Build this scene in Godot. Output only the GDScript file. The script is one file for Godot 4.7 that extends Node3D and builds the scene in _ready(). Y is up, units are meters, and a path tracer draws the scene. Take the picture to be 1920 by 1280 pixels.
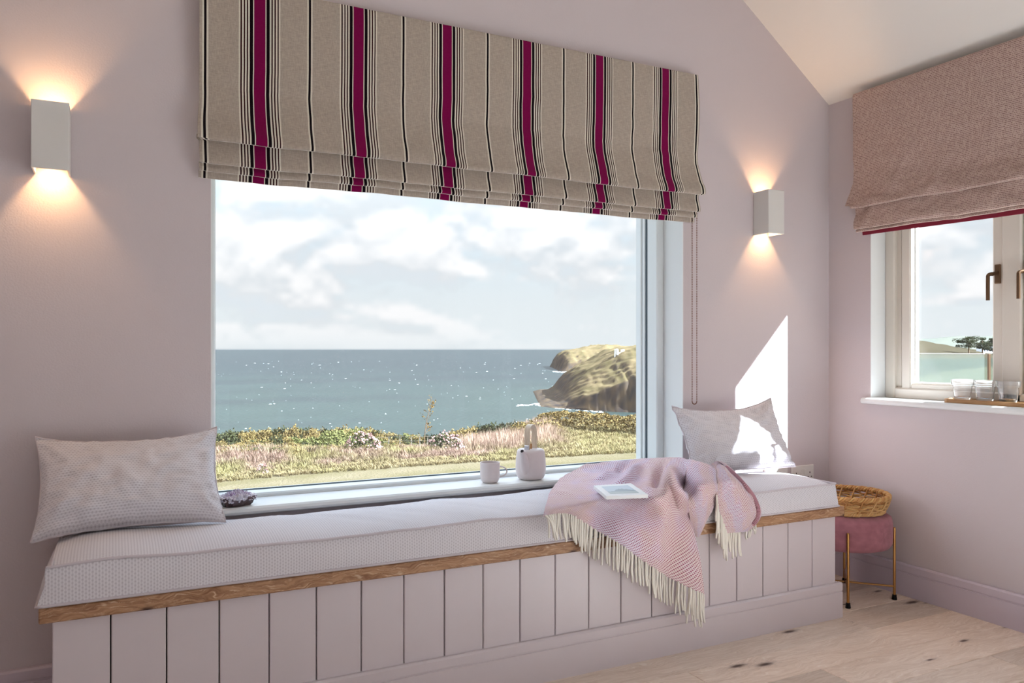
extends Node3D
# A vaulted coastal room: window seat, striped roman blind, sea view. Metres, y up.
# The gable wall with the big window is the plane z = 0, the right wall is x = 0.

const FOCAL := 1480.0        # pixels of a 1920 x 1280 frame
const HORIZON := 654.0       # pixel row of the eye level
const EYE := Vector3(-3.167, 1.10, 2.784)
const TURN := 26.812         # degrees the camera looks to the right of the gable wall's normal

const ROOM_L := -3.90
const ROOM_D := 5.20
const EAVE := 2.308
const RIDGE_X := -1.95
const PITCH := 0.732
const WALL_T := 0.28
const GROUND := -2.9
const SEA := -57.0

var fwd := Vector3.ZERO
var rgt := Vector3.ZERO
var rng := RandomNumberGenerator.new()
var mats := {}
var used := {}

# ---------------------------------------------------------------- pixels to directions
func ray(u: float, v: float) -> Vector3:
	return fwd + rgt * ((u - 960.0) / FOCAL) - Vector3.UP * ((v - HORIZON) / FOCAL)

func at_z(u: float, v: float, z: float) -> Vector3:
	var d := ray(u, v)
	return EYE + d * ((z - EYE.z) / d.z)

func at_y(u: float, v: float, y: float) -> Vector3:
	var d := ray(u, v)
	return EYE + d * ((y - EYE.y) / d.y)

func at_depth(u: float, v: float, b: float) -> Vector3:
	return EYE + ray(u, v) * b

# ---------------------------------------------------------------- mesh builder
class MB:
	var v := PackedVector3Array()
	var n := PackedVector3Array()
	var uv := PackedVector2Array()
	var col := PackedColorArray()
	var ix := PackedInt32Array()
	var tint := Color(1, 1, 1)

	func poly(pts: Array, uvs := [], out := Vector3.ZERO) -> void:
		# flat polygon; "out" is a direction its front must face
		var nn := Vector3.ZERO
		for i in pts.size():
			nn += (pts[i] as Vector3).cross(pts[(i + 1) % pts.size()])
		if nn.length_squared() < 1e-20:
			return
		nn = nn.normalized()
		var flip := out != Vector3.ZERO and nn.dot(out) < 0.0
		if flip:
			nn = -nn
		var b := v.size()
		for i in pts.size():
			v.append(pts[i])
			n.append(nn)
			col.append(tint)
			uv.append(uvs[i] if uvs.size() else Vector2.ZERO)
		for i in range(1, pts.size() - 1):
			if flip:
				ix.append_array([b, b + i, b + i + 1])
			else:
				ix.append_array([b, b + i + 1, b + i])

	func box(lo: Vector3, hi: Vector3, bev := 0.0, uvscale := 0.0) -> void:
		var c := (lo + hi) * 0.5
		var h := (hi - lo) * 0.5
		bev = minf(bev, minf(h.x, minf(h.y, h.z)) * 0.98)
		for ax in 3:
			var a1 := (ax + 1) % 3
			var a2 := (ax + 2) % 3
			for s in [-1.0, 1.0]:
				var pts := []
				var uvs := []
				for q in [[-1.0, -1.0], [1.0, -1.0], [1.0, 1.0], [-1.0, 1.0]]:
					var p := Vector3.ZERO
					p[ax] = s * h[ax]
					p[a1] = q[0] * (h[a1] - bev)
					p[a2] = q[1] * (h[a2] - bev)
					pts.append(c + p)
					if uvscale > 0.0:
						if ax == 0:
							uvs.append(Vector2(p.z + c.z, p.y + c.y) * uvscale)
						elif ax == 1:
							uvs.append(Vector2(p.x + c.x, p.z + c.z) * uvscale)
						else:
							uvs.append(Vector2(p.x + c.x, p.y + c.y) * uvscale)
				var o := Vector3.ZERO
				o[ax] = s
				poly(pts, uvs, o)
		if bev <= 0.0:
			return
		for ax in 3:      # edges along ax
			var a1 := (ax + 1) % 3
			var a2 := (ax + 2) % 3
			for s1 in [-1.0, 1.0]:
				for s2 in [-1.0, 1.0]:
					var p1 := Vector3.ZERO
					var p2 := Vector3.ZERO
					p1[a1] = s1 * h[a1]
					p1[a2] = s2 * (h[a2] - bev)
					p2[a1] = s1 * (h[a1] - bev)
					p2[a2] = s2 * h[a2]
					var e := Vector3.ZERO
					e[ax] = h[ax] - bev
					var o := Vector3.ZERO
					o[a1] = s1
					o[a2] = s2
					poly([c + p1 - e, c + p1 + e, c + p2 + e, c + p2 - e], [], o)
		for sx in [-1.0, 1.0]:
			for sy in [-1.0, 1.0]:
				for sz in [-1.0, 1.0]:
					var s := Vector3(sx, sy, sz)
					var k := []
					for ax in 3:
						var p := Vector3.ZERO
						for a in 3:
							p[a] = s[a] * (h[a] if a == ax else h[a] - bev)
						k.append(c + p)
					poly(k, [], s)

	func prism(pts: Array, a: Vector3, b: Vector3) -> void:
		# polygon pts swept from offset a to offset b
		var mid := Vector3.ZERO
		for p in pts:
			mid += p
		mid /= pts.size()
		var lo := []
		var hi := []
		for p in pts:
			lo.append(p + a)
			hi.append(p + b)
		poly(lo, [], a - b)
		poly(hi, [], b - a)
		var nn := Vector3.ZERO
		for i in pts.size():
			nn += (pts[i] - mid).cross(pts[(i + 1) % pts.size()] - mid)
		var dirn := (b - a).normalized()
		var sgn := signf(nn.dot(dirn))
		for i in pts.size():
			var j := (i + 1) % pts.size()
			var o: Vector3 = (pts[j] - pts[i]).cross(dirn) * sgn
			poly([lo[i], lo[j], hi[j], hi[i]], [], o)

	func grid(nu: int, nv: int, pos: Callable, uvf: Variant = null, flip := false, close_u := false, close_v := false, colf: Variant = null) -> void:
		# pos(a, b) for a, b in 0..1; front faces along da x db
		var base := v.size()
		var w := nu + 1
		var pts := PackedVector3Array()
		for j in nv + 1:
			for i in nu + 1:
				var a := float(i) / nu
				var b := float(j) / nv
				var p: Vector3 = pos.call(a, b)
				pts.append(p)
				uv.append(uvf.call(a, b) if uvf != null else Vector2(a, b))
				col.append(colf.call(p, a, b) if colf != null else tint)
		var nr := PackedVector3Array()
		nr.resize(pts.size())
		for j in nv:
			for i in nu:
				var k := j * w + i
				var p00 := pts[k]
				var p10 := pts[k + 1]
				var p01 := pts[k + w]
				var p11 := pts[k + w + 1]
				var f := (p11 - p00).cross(p01 - p10)
				if flip:
					f = -f
				nr[k] += f
				nr[k + 1] += f
				nr[k + w] += f
				nr[k + w + 1] += f
				if flip:
					ix.append_array([base + k, base + k + 1, base + k + w + 1, base + k, base + k + w + 1, base + k + w])
				else:
					ix.append_array([base + k, base + k + w + 1, base + k + 1, base + k, base + k + w, base + k + w + 1])
		if close_u:
			for j in nv + 1:
				var s := nr[j * w] + nr[j * w + nu]
				nr[j * w] = s
				nr[j * w + nu] = s
		if close_v:
			for i in nu + 1:
				var s := nr[i] + nr[nv * w + i]
				nr[i] = s
				nr[nv * w + i] = s
		for k in pts.size():
			v.append(pts[k])
			n.append(nr[k].normalized() if nr[k].length_squared() > 1e-24 else Vector3.UP)

	func lathe(prof: Array, seg: int, c := Vector3.ZERO) -> void:
		# prof: Vector2(radius, height) from bottom to top along the outside
		var m := prof.size() - 1
		grid(seg, m, func(a: float, b: float) -> Vector3:
			var q: Vector2 = prof[roundi(b * m)]
			return c + Vector3(cos(a * TAU) * q.x, q.y, -sin(a * TAU) * q.x), null, false, true)

	func tube(path: Array, rad: Variant, sides := 8, caps := true, uvlen := 1.0) -> void:
		var m := path.size()
		if m < 2:
			return
		var nrm := Vector3.ZERO
		var rings := []
		for i in m:
			var t: Vector3
			if i == 0:
				t = path[1] - path[0]
			elif i == m - 1:
				t = path[m - 1] - path[m - 2]
			else:
				t = path[i + 1] - path[i - 1]
			t = t.normalized()
			if i == 0:
				nrm = t.cross(Vector3.UP if absf(t.y) < 0.9 else Vector3.RIGHT).normalized()
			else:
				nrm = (nrm - t * nrm.dot(t)).normalized()
			rings.append([path[i], nrm, t.cross(nrm)])
		var base := v.size()
		var along := 0.0
		for i in m:
			if i > 0:
				along += (path[i] as Vector3).distance_to(path[i - 1])
			var r: float = rad[i] if rad is Array else rad
			for s in sides + 1:
				var an := TAU * s / sides
				var d: Vector3 = rings[i][1] * cos(an) + rings[i][2] * sin(an)
				v.append(rings[i][0] + d * r)
				n.append(d)
				uv.append(Vector2(float(s) / sides, along * uvlen))
				col.append(tint)
		var w := sides + 1
		for i in m - 1:
			for s in sides:
				var k := base + i * w + s
				ix.append_array([k, k + w + 1, k + 1, k, k + w, k + w + 1])
		if caps:
			for e in [0, m - 1]:
				var pts := []
				var r: float = rad[e] if rad is Array else rad
				if r < 1e-5:
					continue
				for s in sides:
					var an := TAU * s / sides
					pts.append(rings[e][0] + (rings[e][1] * cos(an) + rings[e][2] * sin(an)) * r)
				var o: Vector3 = path[0] - path[1] if e == 0 else path[m - 1] - path[m - 2]
				poly(pts, [], o)

	func mesh() -> ArrayMesh:
		var arr := []
		arr.resize(Mesh.ARRAY_MAX)
		arr[Mesh.ARRAY_VERTEX] = v
		arr[Mesh.ARRAY_NORMAL] = n
		arr[Mesh.ARRAY_TEX_UV] = uv
		arr[Mesh.ARRAY_COLOR] = col
		arr[Mesh.ARRAY_INDEX] = ix
		var m := ArrayMesh.new()
		m.add_surface_from_arrays(Mesh.PRIMITIVE_TRIANGLES, arr)
		return m

func smooth_path(pts: Array, per := 6, closed := false) -> Array:
	var out := []
	var m := pts.size()
	var last := m if closed else m - 1
	for i in last:
		var p0: Variant = pts[(i - 1 + m) % m] if closed or i > 0 else pts[0]
		var p1: Variant = pts[i]
		var p2: Variant = pts[(i + 1) % m]
		var p3: Variant = pts[(i + 2) % m] if closed or i + 2 < m else pts[m - 1]
		for k in per:
			out.append(p1.cubic_interpolate(p2, p0, p3, float(k) / per))
	out.append(pts[0] if closed else pts[m - 1])
	return out

# ---------------------------------------------------------------- scene tree helpers
func numbered(called: String) -> String:
	if not used.has(called):
		used[called] = 0
		return called
	used[called] += 1
	return "%s_%03d" % [called, used[called]]

func obj(called: String, shape: Variant, m: Material, parent: Node = null) -> MeshInstance3D:
	var o := MeshInstance3D.new()
	o.mesh = shape.mesh() if shape is MB else shape
	o.material_override = m
	if parent == null:
		o.name = numbered(called)
		add_child(o)
	else:
		o.name = called
		parent.add_child(o, true)
	return o

func thing(called: String, label: String, category: String, at := Vector3.ZERO, group := "") -> Node3D:
	var o := Node3D.new()
	o.name = numbered(called)
	add_child(o)
	o.position = at
	tag(o, label, category, group)
	return o

func tag(o: Node, label: String, category: String, group := "", kind := "") -> void:
	o.set_meta("label", label)
	o.set_meta("category", category)
	if group:
		o.set_meta("group", group)
	if kind:
		o.set_meta("kind", kind)

func structure(called: String, label: String, category: String, shape: Variant = null, m: Material = null) -> Node3D:
	var o: Node3D
	if shape == null:
		o = Node3D.new()
		o.name = numbered(called)
		add_child(o)
	else:
		o = obj(called, shape, m)
	tag(o, label, category, "", "structure")
	return o

# ---------------------------------------------------------------- textures and materials
func srgb(r: int, g: int, b: int) -> Color:
	return Color(r / 255.0, g / 255.0, b / 255.0)

func noise(seed_: int, freq: float, oct := 4, kind := FastNoiseLite.TYPE_SIMPLEX_SMOOTH) -> FastNoiseLite:
	var f := FastNoiseLite.new()
	f.seed = seed_
	f.noise_type = kind
	f.frequency = freq
	f.fractal_octaves = oct
	f.fractal_type = FastNoiseLite.FRACTAL_FBM if oct > 1 else FastNoiseLite.FRACTAL_NONE
	return f

func paint(w: int, h: int, f: Callable) -> ImageTexture:
	var by := PackedByteArray()
	by.resize(w * h * 3)
	var k := 0
	for y in h:
		for x in w:
			var c: Color = f.call(x, y)
			by[k] = clampi(int(c.r * 255.0), 0, 255)
			by[k + 1] = clampi(int(c.g * 255.0), 0, 255)
			by[k + 2] = clampi(int(c.b * 255.0), 0, 255)
			k += 3
	return ImageTexture.create_from_image(Image.create_from_data(w, h, false, Image.FORMAT_RGB8, by))

func mat(called: String, c: Color, rough := 0.7, spec := 0.5) -> StandardMaterial3D:
	var m := StandardMaterial3D.new()
	m.resource_name = called
	m.albedo_color = c
	m.roughness = rough
	m.metallic_specular = spec
	mats[called] = m
	return m

func tri(m: StandardMaterial3D, tex: Texture2D, scale: float, world := true) -> void:
	m.albedo_texture = tex
	m.uv1_triplanar = true
	m.uv1_world_triplanar = world
	m.uv1_scale = Vector3.ONE * scale

func bump(m: StandardMaterial3D, tex: Texture2D, cm: float) -> void:
	m.heightmap_enabled = true
	m.heightmap_texture = tex
	m.heightmap_scale = cm

func noise_tex(seed_: int, freq: float, oct := 4, size := 512) -> NoiseTexture2D:
	var t := NoiseTexture2D.new()
	t.width = size
	t.height = size
	t.seamless = true
	t.noise = noise(seed_, freq, oct)
	return t

func stripe_texture() -> ImageTexture:
	# one repeat (0.339 m) of the striped linen, starting at the thin stripe
	var linen := srgb(183, 168, 155)
	var cream := srgb(226, 217, 202)
	var dark := srgb(52, 18, 22)
	var black := srgb(20, 8, 14)
	var wine := srgb(126, 6, 70)
	# [end position in the repeat, colour], measured along the cloth; the repeat starts mid thin stripe
	var band := [[17, black], [43, cream], [471, linen], [496, cream], [518, dark], [543, cream], [563, dark], [586, cream], [606, dark], [630, cream], [677, black], [693, cream], [859, wine], [874, cream], [921, black], [947, cream], [967, dark], [992, cream], [1013, dark], [1037, cream], [1055, dark], [1080, cream], [1487, linen], [1513, cream], [1530, black]]
	var row := []
	for x in 1024:
		var p := x * 1530.0 / 1024.0
		for b in band:
			if p <= b[0]:
				row.append(b[1])
				break
	var fleck := noise(11, 0.35, 2)
	var slub := noise(12, 0.05, 3)
	return paint(1024, 512, func(x: int, y: int) -> Color:
		var c: Color = row[x]
		var weave := 0.965 + 0.035 * sin(x * 2.1) * sin(y * 2.1)
		var f := fleck.get_noise_2d(x, y * 0.8) * 0.12 + slub.get_noise_2d(x * 0.2, y * 2.0) * 0.08 + slub.get_noise_2d(x * 2.0, y * 0.2 + 90) * 0.08
		var k := weave * (1.0 + f * (1.0 if c == linen else 0.45))
		if c == linen and fleck.get_noise_2d(x * 1.7 + 300.0, y * 1.7) > 0.48:
			k *= 0.84
		return Color(c.r * k, c.g * k, c.b * k))

func diamond_texture() -> ImageTexture:
	# seat and scatter cushion cloth: rows of small diamonds with a dark centre, 6 x 8 cells in 72 x 72 mm
	var base := srgb(236, 231, 234)
	var line := srgb(200, 191, 197)
	var dot := srgb(112, 88, 98)
	var nz := noise(21, 0.2, 2)
	return paint(384, 384, func(x: int, y: int) -> Color:
		var a := fposmod(x / 64.0 + (0.5 if (int(y / 48.0)) % 2 == 1 else 0.0), 1.0) - 0.5
		var b := fposmod(y / 48.0, 1.0) - 0.5
		var d := absf(a) * 1.0 + absf(b) * 1.0
		var c := base
		if absf(d - 0.27) < 0.06 or absf(d - 0.52) < 0.05:
			c = line
		if d < 0.105:
			c = dot
		var k := 0.97 + 0.03 * sin(x * 1.6) * sin(y * 1.6) + nz.get_noise_2d(x, y) * 0.05
		return Color(c.r * k, c.g * k, c.b * k))

func wool_texture() -> Array:
	# honeycomb wool: pale yarn with raspberry hollows; colour and relief
	var pale := srgb(247, 236, 242)
	var deep := srgb(160, 46, 90)
	var nz := noise(31, 0.12, 3)
	var hollow := func(x: float, y: float) -> float:
		var r := floorf(y / 20.0)
		var a := fposmod(x / 32.0 + (0.5 if int(r) % 2 == 1 else 0.0), 1.0) - 0.5
		var b := fposmod(y / 20.0, 1.0) - 0.5
		return 1.0 - smoothstep(0.17, 0.33, sqrt(a * a * 0.75 + b * b * 1.05))
	var c := paint(256, 240, func(x: int, y: int) -> Color:
		var h: float = hollow.call(float(x), float(y))
		var fuzz := nz.get_noise_2d(x * 2.0, y * 2.0)
		h = clampf(h * (0.86 + fuzz * 0.5), 0.0, 1.0)
		var q := pale.lerp(deep, h)
		var k := 0.97 + fuzz * 0.08
		return Color(q.r * k, q.g * k, q.b * k))
	var b := paint(256, 240, func(x: int, y: int) -> Color:
		var h: float = 1.0 - hollow.call(float(x), float(y)) * 0.8 + nz.get_noise_2d(x * 3.0, y * 3.0) * 0.15
		return Color(h, h, h) * 0.8)
	return [c, b]

func dash_texture() -> ImageTexture:
	# plain blind: tweed with broken horizontal lines, 128 mm square
	var base := srgb(206, 180, 168)
	var dark := srgb(112, 82, 80)
	var nz := noise(41, 0.25, 3)
	var long := noise(42, 0.06, 2)
	return paint(512, 512, func(x: int, y: int) -> Color:
		var r := int(y / 16.0)
		var b := fposmod(y / 16.0, 1.0)
		var on := b < 0.38 and long.get_noise_2d(x * 1.3, r * 37.0) + nz.get_noise_2d(x * 0.6, y * 2.0) * 0.7 > -0.12
		var c := base.lerp(dark, 0.72 if on else 0.06)
		var k := 1.0 + nz.get_noise_2d(x * 1.5, y * 1.5) * 0.16
		return Color(c.r * k, c.g * k, c.b * k))

func plank_texture(strips: int, w: int, h: int, base: Color, vein: Color, pale: Color, contrast: float, knots: int, seed_: int) -> ImageTexture:
	# oak with grain along x; "strips" boards side by side, each with its own tone and knots
	var r := RandomNumberGenerator.new()
	r.seed = seed_
	var hs := h / strips
	var tone := []
	var kn := []
	for s in strips:
		tone.append(r.randf_range(-0.06, 0.06))
		var l := []
		for k in knots:
			l.append([r.randf_range(40, w - 40), r.randf_range(hs * 0.15, hs * 0.85), r.randf_range(3.0, 9.0)])
		kn.append(l)
	var g1 := noise(seed_ + 1, 0.02, 4)
	var g2 := noise(seed_ + 2, 0.12, 3)
	return paint(w, h, func(x: int, y: int) -> Color:
		var s := int(float(y) / hs)
		var yy := float(y - s * hs)
		var wob := g1.get_noise_2d(x * 0.35, s * 400.0 + yy * 0.7) * 18.0
		var kd := 0.0
		for k in kn[s]:
			var dx: float = (x - k[0]) / (k[2] * 2.6)
			var dy: float = (yy - k[1]) / k[2]
			var d := dx * dx + dy * dy
			if d < 30.0:
				wob += 9.0 * exp(-d * 0.22) * signf(dy)
				kd = maxf(kd, exp(-d * 1.3) + 0.45 * exp(-d * 0.16) * maxf(0.0, g2.get_noise_2d(x * 0.5, yy * 3.0)))
		var grain := g2.get_noise_2d(x * 0.09, (yy + wob + s * 911.0) * 1.6)
		var arch := g1.get_noise_2d(x * 0.16 + s * 733.0, (yy + wob * 1.5) * 1.7)
		var c := base.lerp(vein, clampf(0.30 + grain * contrast + arch * 0.35, 0.0, 1.0))
		c = c.lerp(pale, clampf((g2.get_noise_2d(x * 0.14 + 77.0, (yy + wob) * 2.3) - 0.28) * 2.2, 0.0, 0.6))
		c = c.lerp(srgb(62, 40, 32), clampf(kd, 0.0, 0.9))
		var t: float = 1.0 + tone[s]
		return Color(c.r * t, c.g * t, c.b * t))

func make_materials() -> void:
	var fine := noise_tex(3, 0.08, 3, 256)
	var wall := mat("wall_paint", srgb(209, 196, 197), 0.62, 0.35)
	bump(wall, fine, 0.03)
	wall.uv1_triplanar = true
	wall.uv1_world_triplanar = true
	wall.uv1_scale = Vector3.ONE * 6.0
	mat("bounce_rug_wool", srgb(226, 229, 232), 0.95, 0.1)  # pale grey of the added rug, picked to bounce neutral light
	mat("ceiling_paint", srgb(232, 224, 216), 0.8, 0.3)
	mat("panel_paint", srgb(212, 200, 202), 0.38, 0.45)
	mat("skirting_paint", srgb(208, 194, 204), 0.38, 0.45)
	mat("white_gloss", srgb(232, 232, 231), 0.28, 0.5)
	mat("white_frame", srgb(226, 228, 228), 0.34, 0.5)
	mat("cream_frame", srgb(226, 216, 204), 0.4, 0.5)
	mat("gasket", srgb(96, 108, 116), 0.5, 0.4)
	mat("dark_gap", srgb(34, 26, 26), 0.9, 0.2)
	mat("plaster", srgb(226, 222, 217), 0.75, 0.3)
	mat("render_wall", srgb(225, 222, 214), 0.9, 0.2)
	mat("roof_slate", srgb(88, 90, 96), 0.7, 0.4)
	mat("gutter", srgb(70, 74, 78), 0.4, 0.5)
	mat("deck", srgb(150, 138, 124), 0.8, 0.3)

	var st := stripe_texture()
	var blind := mat("striped_linen", Color(1, 1, 1), 0.9, 0.2)
	blind.albedo_texture = st
	blind.uv1_scale = Vector3(1.0 / 0.3375, 1.0 / 0.16875, 1)
	blind.rim_enabled = true
	blind.rim = 0.15

	var dm := diamond_texture()
	var cush := mat("diamond_cloth", Color(1, 1, 1), 0.92, 0.2)
	cush.albedo_texture = dm
	cush.uv1_scale = Vector3(1.0 / 0.060, 1.0 / 0.060, 1)
	bump(cush, dm, 0.05)
	cush.rim_enabled = true
	cush.rim = 0.4
	mat("piping", srgb(206, 196, 200), 0.9, 0.2)
	mat("piping_dark", srgb(150, 128, 138), 0.9, 0.2)

	var wl := wool_texture()
	var wool := mat("wool", Color(1, 1, 1), 0.95, 0.15)
	wool.albedo_texture = wl[0]
	wool.uv1_scale = Vector3(1.0 / 0.076, 1.0 / 0.066, 1)
	wool.vertex_color_use_as_albedo = true
	bump(wool, wl[1], 0.30)
	wool.rim_enabled = true
	wool.rim = 0.35
	wool.rim_tint = 0.0
	var yarn := mat("yarn", srgb(236, 229, 218), 0.95, 0.2)
	yarn.rim_enabled = true
	yarn.rim = 0.3

	var dash := dash_texture()
	var tweed := mat("tweed", Color(1, 1, 1), 0.95, 0.15)
	tweed.albedo_texture = dash
	tweed.uv1_scale = Vector3(1.0 / 0.23, 1.0 / 0.23, 1)
	bump(tweed, dash, 0.06)
	var trim := mat("red_trim", srgb(132, 46, 60), 0.95, 0.15)
	bump(trim, fine, 0.1)
	trim.uv1_triplanar = true
	trim.uv1_scale = Vector3.ONE * 20.0

	var oak := mat("floor_oak", Color(1, 1, 1), 0.5, 0.4)
	oak.albedo_texture = plank_texture(5, 1024, 640, srgb(236, 218, 202), srgb(208, 184, 164), srgb(244, 232, 220), 0.5, 4, 51)
	var board := mat("seat_oak", Color(1, 1, 1), 0.55, 0.4)
	board.albedo_texture = plank_texture(2, 1024, 128, srgb(184, 142, 108), srgb(138, 96, 68), srgb(236, 212, 186), 0.9, 1, 61)
	var ash := mat("pale_wood", srgb(228, 210, 190), 0.5, 0.4)
	ash.albedo_texture = plank_texture(1, 256, 64, srgb(255, 255, 255), srgb(225, 214, 200), srgb(255, 255, 250), 0.5, 0, 71)
	var tray := mat("tray_wood", srgb(206, 158, 110), 0.45, 0.4)
	tray.albedo_texture = ash.albedo_texture
	mat("ceramic", srgb(222, 208, 206), 0.42, 0.5)
	mat("spout_shade", srgb(38, 24, 24), 0.6, 0.3)  # dark colour standing for the shade inside the teapot spout
	var steel := mat("steel", srgb(214, 216, 220), 0.22, 0.5)
	steel.metallic = 1.0
	var brass := mat("brass", srgb(186, 140, 84), 0.32, 0.5)
	brass.metallic = 1.0
	var bronze := mat("bronze", srgb(112, 84, 62), 0.4, 0.5)
	bronze.metallic = 0.8
	mat("black_rubber", srgb(24, 22, 22), 0.7, 0.3)
	var velvet := mat("velvet", srgb(184, 122, 132), 0.9, 0.2)
	velvet.rim_enabled = true
	velvet.rim = 0.9
	velvet.rim_tint = 0.5
	tri(velvet, paint(128, 128, func(x: int, y: int) -> Color:
		var q := 0.88 + 0.12 * mats_noise.get_noise_2d(x, y)
		return Color(q, q, q)), 3.0, false)
	var straw := mat("straw", srgb(206, 164, 112), 0.6, 0.4)
	straw.vertex_color_use_as_albedo = true
	mat("socket_white", srgb(232, 228, 222), 0.3, 0.5)
	var chain := mat("chain", srgb(132, 92, 76), 0.35, 0.5)
	chain.metallic = 0.6
	var lampm := mat("lamp_plaster", srgb(222, 217, 212), 0.8, 0.3)
	lampm.roughness = 0.8
	var bulb := mat("bulb", srgb(255, 214, 170), 0.4, 0.4)
	bulb.emission_enabled = true
	bulb.emission = Color(1.0, 0.72, 0.45)
	bulb.emission_energy_multiplier = 3.0

	var pane := mat("pane", Color(1, 1, 1, 0.04), 0.02, 0.35)
	pane.transparency = BaseMaterial3D.TRANSPARENCY_ALPHA
	var bal := mat("balustrade_glass", Color(0.80, 0.9, 0.87, 0.2), 0.05, 0.4)
	bal.transparency = BaseMaterial3D.TRANSPARENCY_ALPHA
	var glass := mat("tumbler_glass", Color(1, 1, 1, 0.02), 0.02, 0.5)
	glass.refraction_enabled = true
	glass.refraction_scale = 0.05
	var cry := mat("amethyst", Color(1, 1, 1), 0.22, 0.6)
	cry.vertex_color_use_as_albedo = true
	mat("paper", srgb(244, 244, 246), 0.7, 0.3)

	# outdoors
	var lawn := mat("lawn", Color(0.53, 0.505, 0.50), 0.95, 0.1)
	lawn.vertex_color_use_as_albedo = true
	var lt := noise_tex(81, 0.03, 5, 512)
	bump(lawn, lt, 2.0)
	lawn.uv1_triplanar = true
	lawn.uv1_world_triplanar = true
	lawn.uv1_scale = Vector3.ONE * 0.5
	var rock := mat("headland", Color(0.70, 0.67, 0.62), 0.95, 0.1)
	rock.vertex_color_use_as_albedo = true
	var sea := mat("sea", Color(0.295, 0.285, 0.275), 0.55, 0.27)
	sea.vertex_color_use_as_albedo = true
	bump(sea, noise_tex(82, 0.02, 5, 512), 60.0)
	sea.uv1_triplanar = true
	sea.uv1_world_triplanar = true
	sea.uv1_scale = Vector3(0.012, 0.012, 0.02)
	mat("foam", srgb(190, 196, 198), 0.9, 0.2)
	for k in [["leaf_olive", 114, 97, 62], ["leaf_green", 98, 98, 60], ["leaf_dark", 58, 60, 38], ["leaf_gold", 118, 92, 44], ["leaf_pine", 58, 62, 38]]:
		var m := mat(k[0], srgb(k[1], k[2], k[3]), 0.8, 0.25)
		m.vertex_color_use_as_albedo = true
		m.backlight_enabled = true
		m.backlight = srgb(90, 90, 60)
	var fl := mat("petal", srgb(178, 148, 144), 0.8, 0.2)
	fl.vertex_color_use_as_albedo = true
	var gr := mat("meadow_grass", Color(0.69, 0.645, 0.64), 0.9, 0.15)
	gr.vertex_color_use_as_albedo = true
	gr.backlight_enabled = true
	gr.backlight = srgb(120, 110, 90)
	mat("bark", srgb(104, 84, 66), 0.9, 0.2)
	mat("post_wood", srgb(120, 112, 102), 0.9, 0.2)
	mat("house_white", srgb(222, 226, 232), 0.9, 0.2)
	mat("house_roof", srgb(96, 100, 110), 0.8, 0.3)
	mat("house_glass", srgb(52, 60, 70), 0.2, 0.5)

var mats_noise := noise(7, 0.06, 3)

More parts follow.
